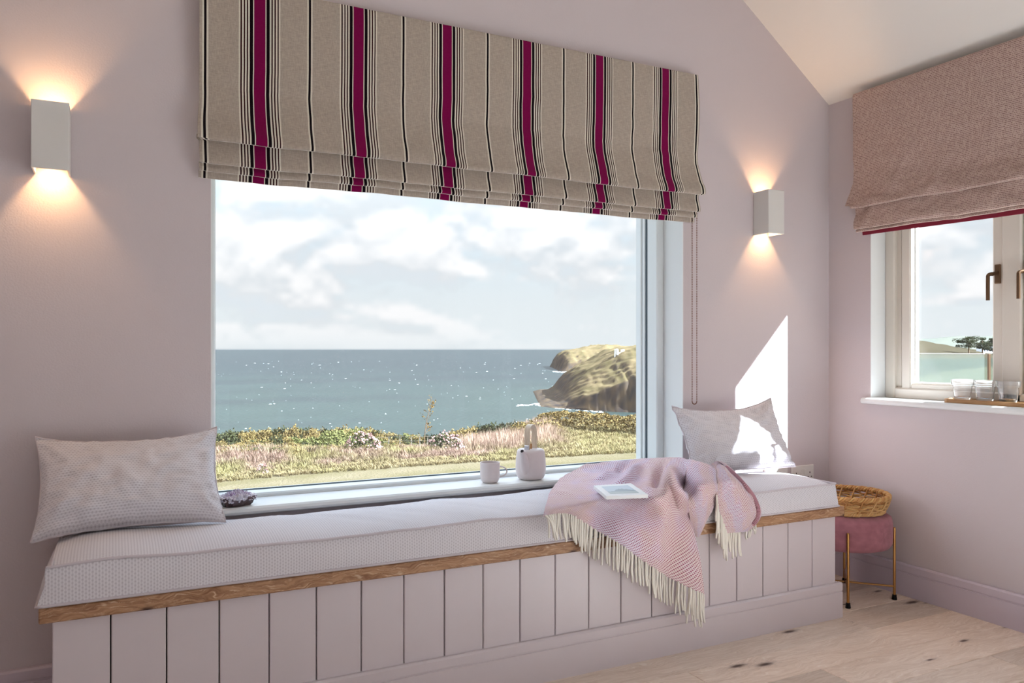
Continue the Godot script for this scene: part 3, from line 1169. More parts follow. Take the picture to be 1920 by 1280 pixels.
func build_striped_blind() -> void:
	var t := thing("roman_blind", "striped linen roman blind with burgundy and black bands over the picture window", "blind")
	# section of the cloth: height above the floor, distance from the wall
	var sec := blind_curve([[2.306, 0.040], [2.30, 0.046], [2.20, 0.046], [2.06, 0.044], [1.975, 0.040], [1.955, 0.040], [1.90, 0.050], [1.84, 0.066], [1.80, 0.081], [1.779, 0.086], [1.772, 0.080], [1.780, 0.066], [1.792, 0.056], [1.786, 0.048], [1.760, 0.050], [1.725, 0.060], [1.707, 0.063], [1.702, 0.056], [1.708, 0.042], [1.704, 0.036], [1.692, 0.040], [1.684, 0.040], [1.680, 0.034], [1.684, 0.025], [1.680, 0.020], [1.672, 0.020], [1.660, 0.018]])
	var m := sec.size() - 1
	var ln := [0.0]
	for i in m:
		ln.append(ln[i] + (sec[i] as Vector2).distance_to(sec[i + 1]))
	var nz := noise(301, 1.5, 3)
	var xl := -2.918
	var xr := -0.862
	var at := func(a: float, i: int) -> Vector3:
		var q: Vector2 = sec[i]
		var x := lerpf(xl, xr, a)
		var k := clampf((2.30 - q.x) / 0.35, 0.0, 1.0)
		var z := q.y + nz.get_noise_2d(x * 2.0, q.x * 5.0) * 0.007 * k
		var y := q.x + nz.get_noise_2d(x * 1.6 + 50.0, 0.0) * 0.005 * k
		# the side hems swing in where the cloth is drawn up
		var e := minf(a, 1.0 - a) * (xr - xl)
		z += (0.010 if q.x > 1.78 else -0.004) * exp(-e / 0.03) * sin(k * PI)
		x += 0.008 * (1.0 if a > 0.5 else -1.0) * exp(-e / 0.05) * smoothstep(1.93, 1.80, q.x) * (1.0 if q.x > 1.775 else 0.0)
		return Vector3(x, y, maxf(z, 0.006))
	var b := MB.new()
	b.grid(150, m, func(a: float, v: float) -> Vector3: return at.call(a, m - roundi(v * m)), func(a: float, v: float) -> Vector2:
		return Vector2(lerpf(xl, xr, a) + 2.900, ln[m - roundi(v * m)]))
	obj("cloth", b, mats.striped_linen, t)
	b = MB.new()      # lining just behind the cloth, turned round the side hems
	b.grid(60, m, func(a: float, v: float) -> Vector3:
		var p: Vector3 = at.call(a, m - roundi(v * m))
		return p + Vector3(0, 0.0, -0.004), null, true)
	obj("lining", b, mats.ceiling_paint, t)
	for s in [0.0, 1.0]:
		b = MB.new()
		b.grid(1, m, func(a: float, v: float) -> Vector3:
			var p: Vector3 = at.call(s, m - roundi(v * m))
			return Vector3(p.x, p.y, p.z - 0.004 * a), func(a: float, v: float) -> Vector2: return Vector2(0.06, ln[m - roundi(v * m)]))
		obj("side_hem", b, mats.striped_linen, t)
	b = MB.new()
	b.box(Vector3(xl + 0.01, 2.262, 0.0), Vector3(xr - 0.01, 2.302, 0.034), 0.002)
	obj("headrail", b, mats.white_gloss, t)
	# bead chain loop at the right
	b = MB.new()
	var cx := -0.871
	var y := 1.66
	for k in 2:
		var x := cx - 0.012 + 0.026 * k
		var zz := 0.030
		y = 1.70
		while y > 0.868:
			bead(b, Vector3(x, y, zz))
			y -= 0.0075
	for i in 9:
		var an := PI * i / 8.0
		bead(b, Vector3(cx + 0.001 - 0.013 * cos(an), 0.868 - 0.012 * sin(an), 0.030))
	var ch := obj("bead_chain", b, mats.chain, t)
	ch.set_meta("label", "thin brass bead chain hanging in a long loop")

func bead(b: MB, p: Vector3) -> void:
	b.lathe([Vector2(0.0004, -0.0028), Vector2(0.0026, -0.001), Vector2(0.0026, 0.001), Vector2(0.0004, 0.0028)], 6, p)

func build_plain_blind() -> void:
	var t := thing("roman_blind", "plain oatmeal tweed roman blind with a dark red hem over the casement window", "blind")
	var sec := blind_curve([[2.296, 0.050], [2.290, 0.062], [2.20, 0.062], [2.05, 0.060], [1.95, 0.058], [1.88, 0.062], [1.82, 0.075], [1.785, 0.086], [1.765, 0.090], [1.757, 0.084], [1.764, 0.070], [1.776, 0.062], [1.770, 0.054], [1.735, 0.056], [1.69, 0.064], [1.668, 0.066], [1.662, 0.060], [1.668, 0.050], [1.664, 0.046], [1.654, 0.050], [1.649, 0.046], [1.654, 0.038]])
	var m := sec.size() - 1
	var ln := [0.0]
	for i in m:
		ln.append(ln[i] + (sec[i] as Vector2).distance_to(sec[i + 1]))
	var nz := noise(311, 2.2, 3)
	var za := 0.193
	var zb := 1.47
	var at := func(a: float, i: int) -> Vector3:
		var q: Vector2 = sec[i]
		var z := lerpf(za, zb, a)
		var k := clampf((2.28 - q.x) / 0.35, 0.0, 1.0)
		var out := q.y + nz.get_noise_2d(z * 2.0, q.x * 4.0) * 0.012 * k
		for c in [[0.44, 1.9], [0.62, 1.84], [0.27, 1.72]]:
			out += 0.010 * exp(-pow((z - c[0] - (q.x - c[1]) * 0.35) / 0.022, 2.0)) * exp(-pow((q.x - c[1]) / 0.07, 2.0))
		var y := q.x + nz.get_noise_2d(z * 1.5 + 9.0, 3.0) * 0.006 * k - 0.010 * k * smoothstep(0.2, 1.0, z)
		if q.x < 1.9:
			z -= 0.018 * exp(-(z - za) / 0.06) * smoothstep(1.93, 1.77, q.x) * (1.0 if q.x > 1.772 else -0.5)
		return Vector3(-maxf(out, 0.004), y, z)
	var b := MB.new()
	b.grid(110, m, func(a: float, v: float) -> Vector3: return at.call(a, m - roundi(v * m)), func(a: float, v: float) -> Vector2:
		return Vector2(lerpf(za, zb, a), ln[m - roundi(v * m)]))
	obj("cloth", b, mats.tweed, t)
	b = MB.new()
	b.grid(60, m, func(a: float, v: float) -> Vector3:
		var p: Vector3 = at.call(a, m - roundi(v * m))
		return p + Vector3(0.004, 0, 0), null, true)
	obj("lining", b, mats.ceiling_paint, t)
	b = MB.new()
	b.grid(60, 4, func(a: float, v: float) -> Vector3:
		var z := lerpf(za + 0.034, zb - 0.03, a)
		var y := lerpf(1.668, 1.632, v) - 0.010 * smoothstep(0.2, 1.0, z)
		return Vector3(-0.036 - 0.002 * sin(v * PI), y, z), null, true)
	b.grid(60, 1, func(a: float, v: float) -> Vector3:
		var z := lerpf(za + 0.034, zb - 0.03, a)
		var y := lerpf(1.668, 1.632, v) - 0.010 * smoothstep(0.2, 1.0, z)
		return Vector3(-0.031, y, z))
	b.grid(60, 1, func(a: float, v: float) -> Vector3:
		var z := lerpf(za + 0.034, zb - 0.03, a)
		return Vector3(lerpf(-0.036, -0.031, v), 1.632 - 0.010 * smoothstep(0.2, 1.0, z), z))
	var h := obj("bottom_hem", b, mats.red_trim, t)
	h.set_meta("label", "dark red hem band")
	b = MB.new()
	b.box(Vector3(-0.05, 2.255, za + 0.02), Vector3(0.0, 2.288, zb - 0.02), 0.002)
	obj("headrail", b, mats.white_gloss, t)

# ---------------------------------------------------------------- wall lamps
func build_lamps() -> void:
	lamp(Vector3(-3.332, 1.63, 0.0), "white plaster up-and-down wall lamp on the wall above the large cushion")
	lamp(Vector3(-0.449, 1.63, 0.0), "white plaster up-and-down wall lamp between the two blinds")

func lamp(at: Vector3, label: String) -> void:
	var t := thing("wall_lamp", label, "wall lamp", at, "plaster wall lamps")
	var hw := 0.049
	var d := 0.098
	var h := 0.20
	var w := 0.006
	var b := MB.new()
	b.box(Vector3(-hw, 0, d - w), Vector3(hw, h, d), 0.0015)
	for s in [-1.0, 1.0]:
		b.box(Vector3(minf(s * hw, s * (hw - w)), 0, 0.001), Vector3(maxf(s * hw, s * (hw - w)), h, d - w * 0.5), 0.0015)
	obj("shade", b, mats.lamp_plaster, t)
	b = MB.new()
	b.box(Vector3(-0.03, 0.092, 0.001), Vector3(0.03, 0.108, d - 0.012), 0.002)
	obj("lamp_holder", b, mats.lamp_plaster, t)
	for s in [-1.0, 1.0]:
		var y: float = 0.10 + s * 0.040
		b = MB.new()
		b.lathe([Vector2(0.0008, -0.016), Vector2(0.006, -0.013), Vector2(0.007, 0.0), Vector2(0.006, 0.013), Vector2(0.0008, 0.016)], 12, Vector3(0, y, 0.056))
		obj("bulb", b, mats.bulb, t)
		var l := SpotLight3D.new()      # the small reflector lamp throws its beam along the wall
		l.name = "bulb_light"
		t.add_child(l, true)
		l.position = Vector3(0, y, 0.056)
		l.rotation.x = PI / 2.0 * s
		l.light_color = Color(1.0, 0.80, 0.58)
		l.light_energy = LAMP_ENERGY
		l.light_size = 0.005
		l.spot_range = 12.0
		l.spot_angle = 62.0
		l.spot_angle_attenuation = 1.0
		l.spot_attenuation = 2.0
		l.shadow_enabled = true

const LAMP_ENERGY := 0.10

# ---------------------------------------------------------------- scatter cushions
func pillow(label: String, at: Vector3, w: float, h: float, th: float, lean: float, turn: float, curl: float, seed_: int) -> void:
	var t := thing("scatter_cushion", label, "cushion", at, "diamond cloth scatter cushions")
	var bas := Basis(Vector3.UP, turn) * Basis(Vector3.RIGHT, -lean)
	var nz := noise(seed_, 3.0, 3)
	var shape := func(a: float, b: float, s: float) -> Vector3:
		var x := a * 2.0 - 1.0
		var y := b * 2.0 - 1.0
		# drawn-in sides, corners left as ears
		var px := x * (w / 2.0) * (1.0 - 0.075 * (1.0 - y * y))
		var py := y * (h / 2.0) * (1.0 - 0.12 * (1.0 - x * x))
		var full := pow(maxf(0.0, (1.0 - pow(absf(x), 2.4)) * (1.0 - pow(absf(y), 2.2))), 0.55)
		var pz := s * (th / 2.0) * full * (1.0 + nz.get_noise_3d(x * 0.8, y * 0.8, s) * 0.16)
		# stuffing sinks towards the bottom edge
		pz *= 1.0 + 0.22 * (-y) * (1.0 - absf(x) * 0.4)
		pz += nz.get_noise_2d(x * 1.6, y * 1.6) * 0.010 * (0.4 + 0.6 * maxf(absf(x), absf(y)))
		# pull lines running in from the corners
		for c in [[-1.0, -1.0], [1.0, -1.0], [1.0, 1.0], [-1.0, 1.0]]:
			var dx: float = (x - c[0]) * w / 2.0
			var dy: float = (y - c[1]) * h / 2.0
			var rr := sqrt(dx * dx + dy * dy)
			pz += s * 0.004 * sin(atan2(dy * -c[1], dx * -c[0]) * 9.0) * exp(-pow((rr - 0.06) / 0.05, 2.0))
		pz += curl * pow(maxf(0.0, x), 3.0) * 0.10
		py += 0.012 * pow(absf(x), 5.0) * (1.0 if y > 0.0 else -0.4) * absf(y)
		return bas * Vector3(px, py, pz)
	var b := MB.new()
	for s in [1.0, -1.0]:
		b.grid(44, 32, func(u: float, v: float) -> Vector3: return shape.call(u, v, s), func(u: float, v: float) -> Vector2: return Vector2(u * w, v * h), s < 0.0)
	obj("cover", b, mats.diamond_cloth, t)
	var pts := []
	for e in 4:
		for i in 24:
			var q := i / 24.0
			var c := [Vector2(q, 0), Vector2(1, q), Vector2(1 - q, 1), Vector2(0, 1 - q)][e] as Vector2
			pts.append(shape.call(c.x, c.y, 0.0))
	pts.append(pts[0])
	b = MB.new()
	b.tube(pts, 0.0032, 6, false)
	obj("piping", b, mats.piping, t)

func build_pillows() -> void:
	pillow("large oblong pale cushion leaning on the wall beside the purple crystal", Vector3(-3.117, 0.701, 0.158), 0.505, 0.315, 0.15, 0.62, 0.02, 0.15, 41)
	pillow("oblong pale cushion in the sunlit patch above the socket end of the seat", Vector3(-0.772, 0.706, 0.150), 0.50, 0.31, 0.14, 0.50, -0.06, 0.55, 43)

# ---------------------------------------------------------------- wool throw
func spline_grid(ctrl: Array, a: float, b: float) -> Vector3:
	# a across a row, b from the first row to the last; Catmull-Rom both ways
	var rows := ctrl.size()
	var fb := clampf(b, 0.0, 1.0) * (rows - 1)
	var j := mini(int(fb), rows - 2)
	var q := []
	for k in [-1, 0, 1, 2]:
		var row: Array = ctrl[clampi(j + k, 0, rows - 1)]
		var m := row.size()
		var fa := clampf(a, 0.0, 1.0) * (m - 1)
		var i := mini(int(fa), m - 2)
		var p1: Vector3 = row[i]
		q.append(p1.cubic_interpolate(row[i + 1], row[maxi(i - 1, 0)], row[mini(i + 2, m - 1)], fa - i))
	return (q[1] as Vector3).cubic_interpolate(q[2], q[0], q[3], fb - j)

func cloth_sheet(b: MB, ctrl: Array, nu: int, nv: int, thick: float, disp: Callable, uvs: Vector2, uvo: Vector2, tintf: Callable) -> void:
	var pts := PackedVector3Array()
	var w := nu + 1
	for j in nv + 1:
		for i in nu + 1:
			var a := float(i) / nu
			var c := float(j) / nv
			var p := spline_grid(ctrl, a, c)
			pts.append(p + disp.call(p, a, c))
	var nr := PackedVector3Array()
	nr.resize(pts.size())
	for j in nv:
		for i in nu:
			var k := j * w + i
			var f := (pts[k + w + 1] - pts[k]).cross(pts[k + w] - pts[k + 1])
			for q in [k, k + 1, k + w, k + w + 1]:
				nr[q] += f
	for s in [1.0, -1.0]:
		var skin := func(a: float, c: float) -> Vector3:
			var k := roundi(c * nv) * w + roundi(a * nu)
			return pts[k] + nr[k].normalized() * s * thick * 0.5
		b.grid(nu, nv, skin, func(a: float, c: float) -> Vector2: return uvo + Vector2(a * uvs.x, c * uvs.y), s < 0.0, false, false, tintf)
	for e in 4:      # rim
		var steps := nu if e < 2 else nv
		b.grid(steps, 1, func(a: float, c: float) -> Vector3:
			var i := roundi(a * nu) if e < 2 else (0 if e == 2 else nu)
			var j := roundi(a * nv) if e >= 2 else (0 if e == 0 else nv)
			var k := j * w + i
			return pts[k] + nr[k].normalized() * (c - 0.5) * thick, func(a: float, c: float) -> Vector2: return uvo + Vector2(a * 0.3, c * 0.01), false, false, false, tintf)

func px_row(r: Array) -> Array:
	# [u, v, "y" or "z", value] -> where that sight line meets the level or upright plane the wool lies on
	var out := []
	for q in r:
		out.append(at_y(q[0], q[1], q[3]) if q[2] == "y" else at_z(q[0], q[1], q[3]))
	return out

func strand(parent: Node3D, p: Vector3, length: float, r: RandomNumberGenerator, lie := Vector3.ZERO, meshes := []) -> void:
	var pts := []
	var sway := Vector3(r.randf_range(-0.5, 0.5), 0, r.randf_range(-0.15, 0.35))
	var curl := r.randf_range(-1.0, 1.0)
	for i in 6:
		var q := i / 5.0
		var d := Vector3(0, -1, 0) * q * length + lie * q * (1.0 - 0.4 * q) * length
		pts.append(p + d + sway * 0.016 * q * q + Vector3(sin(q * 5.0 + curl * 3.0) * 0.003 * curl, 0, 0))
	var b := MB.new()
	b.tube(pts, [0.0034, 0.0038, 0.0040, 0.0040, 0.0040, 0.0034], 6)
	obj("fringe_strand", b, mats.yarn, parent)

func build_blanket() -> void:
	var t := thing("throw_blanket", "pink honeycomb wool throw with a cream fringe draped over the window seat", "blanket")
	var r := RandomNumberGenerator.new()
	r.seed = 9
	var wob := noise(401, 3.0, 3)
	# main fall of the throw: from the fringed hem (first row) back to the ridge by the sill
	var main := []
	for row in [
		[[1019, 967, "y", 0.570], [1062, 963, "z", 0.530], [1104, 985, "z", 0.537], [1152, 1015, "z", 0.545], [1206, 1052, "z", 0.552], [1260, 1085, "z", 0.556], [1312, 1111, "z", 0.556]],
		[[1021, 955, "y", 0.581], [1066, 952, "y", 0.579], [1110, 958, "z", 0.534], [1162, 976, "z", 0.545], [1214, 1005, "z", 0.557], [1264, 1035, "z", 0.566], [1308, 1056, "z", 0.560]],
		[[1025, 941, "y", 0.586], [1072, 940, "y", 0.588], [1118, 941, "y", 0.588], [1168, 950, "z", 0.535], [1220, 965, "z", 0.556], [1266, 985, "z", 0.572], [1301, 1005, "z", 0.562]],
		[[1031, 924, "y", 0.590], [1080, 925, "y", 0.590], [1128, 927, "y", 0.592], [1176, 930, "y", 0.596], [1226, 934, "y", 0.604], [1268, 944, "z", 0.552], [1294, 965, "z", 0.530]],
		[[1041, 908, "y", 0.594], [1090, 911, "y", 0.592], [1138, 913, "y", 0.594], [1184, 914, "y", 0.598], [1226, 914, "y", 0.612], [1262, 912, "y", 0.634], [1289, 930, "y", 0.584]],
		[[1056, 893, "y", 0.600], [1102, 897, "y", 0.597], [1146, 899, "y", 0.600], [1188, 899, "y", 0.604], [1226, 897, "y", 0.622], [1256, 894, "y", 0.642], [1286, 908, "y", 0.586]],
		[[1078, 882, "y", 0.605], [1118, 884, "y", 0.606], [1156, 884, "y", 0.612], [1194, 882, "y", 0.624], [1228, 878, "y", 0.640], [1256, 876, "y", 0.648], [1286, 884, "y", 0.640]],
		[[1104, 871, "y", 0.622], [1138, 867, "y", 0.634], [1172, 864, "y", 0.644], [1206, 861, "y", 0.650], [1240, 858, "y", 0.658], [1272, 859, "y", 0.658], [1302, 866, "y", 0.652]],
		[[1130, 868, "y", 0.605], [1160, 864, "y", 0.618], [1192, 861, "y", 0.628], [1224, 858, "y", 0.636], [1256, 856, "y", 0.642], [1286, 857, "y", 0.642], [1312, 862, "y", 0.640]],
	]:
		main.append(px_row(row))
	for k in 7:      # the far side of the ridge drops to the cushion
		main[8][k] = Vector3(main[7][k].x + 0.015, 0.595, maxf(main[7][k].z - 0.05, 0.055))
	var ridge := func(p: Vector3, p0: Vector3, p1: Vector3, wd: float) -> float:
		var ab := Vector2(p1.x - p0.x, p1.z - p0.z)
		var ap := Vector2(p.x - p0.x, p.z - p0.z)
		var q := clampf(ap.dot(ab) / ab.length_squared(), 0.0, 1.0)
		var d := (ap - ab * q).length()
		return exp(-pow(d / wd, 2.0)) * (0.35 + 0.65 * sin(clampf(q * 0.8 + 0.15, 0.0, 1.0) * PI))
	var folds := []
	for f in [[1128, 903, 1190, 878, 0.590, 0.020, 0.020], [1190, 878, 1262, 864, 0.620, 0.018, 0.020], [1165, 908, 1216, 880, 0.600, 0.032, 0.022], [1146, 893, 1180, 890, 0.595, -0.024, 0.028], [1250, 918, 1258, 886, 0.63, 0.028, 0.020], [1230, 910, 1246, 878, 0.62, -0.036, 0.020], [1215, 925, 1222, 890, 0.61, 0.012, 0.02], [1050, 925, 1110, 935, 0.59, 0.008, 0.03], [1275, 900, 1284, 870, 0.64, -0.020, 0.018]]:
		folds.append([at_y(f[0], f[1], f[4]), at_y(f[2], f[3], f[4]), f[5], f[6]])
	var main_disp := func(p: Vector3, a: float, c: float) -> Vector3:
		var d := Vector3.ZERO
		var up := smoothstep(0.15, 0.42, c)
		for f in folds:
			d.y += f[2] * ridge.call(p, f[0], f[1], f[3]) * up * (1.0 - smoothstep(0.70, 0.86, c))
		var hang := 1.0 - smoothstep(0.25, 0.5, c)
		d.z += hang * smoothstep(0.15, 0.5, a) * (0.019 * sin(a * 14.0 - c * 5.0) + 0.007 * sin(a * 27.0 + 1.0)) * (1.0 - 0.3 * c)
		d.y += wob.get_noise_3dv(p * 2.2) * 0.006 * up
		d.z += absf(wob.get_noise_3dv(p * 2.0 + Vector3.ONE * 9.0)) * 0.006 * hang
		return d
	# yarn dyed in soft bands: raspberry, coral, lilac
	var dye := func(p: Vector3, a: float, c: float) -> Color:
		var s := sin(a * 9.0 + c * 2.2 + wob.get_noise_2d(a * 2.0, c * 2.0) * 2.0)
		var lilac := Color(0.94, 0.93, 1.04)
		var coral := Color(1.06, 0.90, 0.83)
		var k := lilac.lerp(coral, 0.5 + 0.5 * s)
		return Color(k.r, k.g, k.b)
	var b := MB.new()
	cloth_sheet(b, main, 84, 72, 0.006, main_disp, Vector2(0.62, 0.72), Vector2.ZERO, dye)
	# second fold hanging behind the first, to a point
	var second := []
	for row in [
		[[1304, 1004, "z", 0.538], [1306, 1005, "z", 0.54], [1308, 1004, "z", 0.54], [1310, 1002, "z", 0.538]],
		[[1298, 986, "z", 0.538], [1307, 988, "z", 0.545], [1316, 985, "z", 0.545], [1323, 976, "z", 0.536]],
		[[1292, 962, "z", 0.536], [1307, 966, "z", 0.548], [1323, 963, "z", 0.547], [1335, 955, "z", 0.534]],
		[[1284, 930, "z", 0.522], [1305, 935, "z", 0.545], [1326, 934, "z", 0.542], [1344, 928, "z", 0.524]],
		[[1282, 907, "y", 0.584], [1302, 907, "y", 0.616], [1325, 908, "y", 0.616], [1344, 910, "y", 0.606]],
		[[1270, 888, "y", 0.606], [1294, 884, "y", 0.642], [1322, 888, "y", 0.636], [1342, 896, "y", 0.624]],
		[[1262, 868, "y", 0.652], [1290, 862, "y", 0.660], [1318, 868, "y", 0.654], [1340, 880, "y", 0.642]],
		[[1256, 860, "y", 0.648], [1284, 856, "y", 0.655], [1314, 858, "y", 0.652], [1334, 866, "y", 0.645]],
	]:
		second.append(px_row(row))
	for k in 4:
		second[7][k] = Vector3(second[6][k].x + 0.02, 0.60, maxf(second[6][k].z - 0.05, 0.06))
	var plain_disp := func(p: Vector3, a: float, c: float) -> Vector3:
		return Vector3(0, wob.get_noise_3dv(p * 3.0) * 0.005, wob.get_noise_3dv(p * 3.0 + Vector3.ONE * 5.0) * 0.006)
	cloth_sheet(b, second, 28, 56, 0.006, plain_disp, Vector2(0.2, 0.5), Vector2(0.6, 0.1), dye)
	# turned-back corner: the sheet behind, then the folded face in front of it
	var back := []
	var face := []
	for row in [
		[[1364, 1000, "z", 0.520], [1386, 998, "z", 0.523], [1404, 994, "z", 0.523], [1418, 982, "z", 0.520]],
		[[1358, 980, "z", 0.522], [1384, 980, "z", 0.526], [1406, 978, "z", 0.526], [1425, 970, "z", 0.521]],
		[[1350, 955, "z", 0.522], [1378, 952, "z", 0.527], [1404, 950, "z", 0.527], [1426, 952, "z", 0.520]],
		[[1346, 928, "z", 0.520], [1372, 925, "z", 0.523], [1396, 922, "z", 0.523], [1416, 928, "z", 0.517]],
		[[1344, 902, "y", 0.590], [1362, 898, "y", 0.594], [1382, 898, "y", 0.594], [1399, 908, "y", 0.584]],
		[[1340, 880, "y", 0.622], [1352, 874, "y", 0.628], [1366, 876, "y", 0.626], [1380, 888, "y", 0.612]],
		[[1334, 870, "y", 0.640], [1342, 866, "y", 0.644], [1352, 867, "y", 0.642], [1362, 875, "y", 0.632]],
	]:
		back.append(px_row(row))
	for row in [
		[[1361, 999, "z", 0.545], [1377, 998, "z", 0.550], [1391, 994, "z", 0.550], [1403, 985, "z", 0.540]],
		[[1355, 979, "z", 0.547], [1374, 977, "z", 0.556], [1394, 974, "z", 0.554], [1413, 969, "z", 0.536]],
		[[1347, 955, "z", 0.546], [1368, 952, "z", 0.557], [1391, 950, "z", 0.554], [1414, 950, "z", 0.532]],
		[[1342, 930, "z", 0.540], [1361, 926, "z", 0.552], [1384, 923, "z", 0.548], [1404, 928, "z", 0.528]],
		[[1345, 904, "y", 0.612], [1358, 899, "y", 0.620], [1374, 898, "y", 0.618], [1388, 906, "y", 0.600]],
		[[1344, 884, "y", 0.640], [1351, 878, "y", 0.646], [1360, 880, "y", 0.642], [1371, 889, "y", 0.622]],
		[[1342, 876, "y", 0.648], [1347, 872, "y", 0.652], [1354, 873, "y", 0.648], [1361, 878, "y", 0.636]],
	]:
		face.append(px_row(row))
	cloth_sheet(b, back, 24, 40, 0.006, plain_disp, Vector2(0.22, 0.4), Vector2(0.1, 0.3), dye)
	cloth_sheet(b, face, 24, 40, 0.006, plain_disp, Vector2(0.2, 0.38), Vector2(0.3, 0.5), dye)
	# the roll that joins the two along the right edge
	var roll := []
	for c in 41:
		var q := c / 40.0
		var p := spline_grid(back, 0.99, q).lerp(spline_grid(face, 0.99, q), 0.42)
		roll.append(p)
	var edge := MB.new()
	b.tint = Color(0.86, 0.50, 0.55)
	b.tube(roll, 0.0085, 8, true, 1.0)
	obj("cloth", b, mats.wool, t)
	# fringe along the front hem
	for i in 66:
		var a := (i + 0.5) / 66.0
		var p: Vector3 = spline_grid(main, a, 0.0) + main_disp.call(spline_grid(main, a, 0.0), a, 0.0)
		var near := clampf(1.0 - a / 0.22, 0.0, 1.0)
		var lie := Vector3(r.randf_range(-0.5, 0.5) * near, 0.55 * near, 0.35 * near)
		if near > 0.0:
			p.z += 0.006
		strand(t, p + Vector3(0, 0.003, r.randf_range(-0.002, 0.004)), r.randf_range(0.084, 0.106), r, lie)
		if a > 0.86:
			strand(t, p + Vector3(r.randf_range(-0.01, 0.002), 0.0, -0.004), r.randf_range(0.10, 0.13), r)
	for i in 15:
		var q := i / 14.0
		var p := spline_grid(face, 0.0, lerpf(0.0, 0.52, q))
		strand(t, p + Vector3(r.randf_range(-0.004, 0.002), 0.0, r.randf_range(0.0, 0.006)), r.randf_range(0.09, 0.118), r)
	for i in 9:
		var q := i / 8.0
		var p := spline_grid(face, q * 0.55, 0.0)
		strand(t, p + Vector3(0, 0.002, 0.0), r.randf_range(0.07, 0.098), r)
	for i in 5:
		var p := spline_grid(back, 0.55 + 0.1 * i, 0.0)
		strand(t, p, r.randf_range(0.02, 0.034), r)

	# small paperback lying on the throw
	var bk := thing("book", "slim white paperback with a misty sea cover lying on the pink throw", "book")
	var c0 := at_y(1113, 910, 0.620)
	var c1 := at_y(1183, 906, 0.620)
	var c2 := at_y(1215, 927, 0.620)
	var c3 := at_y(1137, 930, 0.620)
	var th := 0.011
	b = MB.new()
	b.prism([c0, c1, c2, c3], Vector3(0, -th, 0), Vector3(0, -0.0006, 0))
	obj("page_block", b, mats.paper, bk)
	b = MB.new()
	var up := Vector3(0, 0.0004, 0)
	b.prism([c0, c1, c2, c3], Vector3(0, -0.0006, 0), up)
	obj("cover", b, mats.paper, bk)
	b = MB.new()
	var q0 := c0.lerp(c2, 0.5)
	var ins := []
	for p in [c0, c1, c2, c3]:
		ins.append(q0.lerp(p, 0.70) + Vector3(0, 0.0009, 0))
	b.poly([ins[3], ins[2], ins[1], ins[0]], [Vector2(0, 1), Vector2(1, 1), Vector2(1, 0), Vector2(0, 0)], Vector3.UP)
	var mm := mat("cover_print", Color(1, 1, 1), 0.6, 0.3)
	var cn := noise(55, 0.05, 3)
	mm.albedo_texture = paint(128, 96, func(x: int, y: int) -> Color:
		var sky_c := srgb(206, 216, 226)
		var hill := 52.0 + 14.0 * sin(x * 0.05 + 1.0) + cn.get_noise_2d(x, 0) * 10.0
		if y > 70:
			return srgb(196, 204, 206)
		return srgb(172, 184, 192) if y > hill else sky_c)
	obj("cover_picture", b, mm, bk)

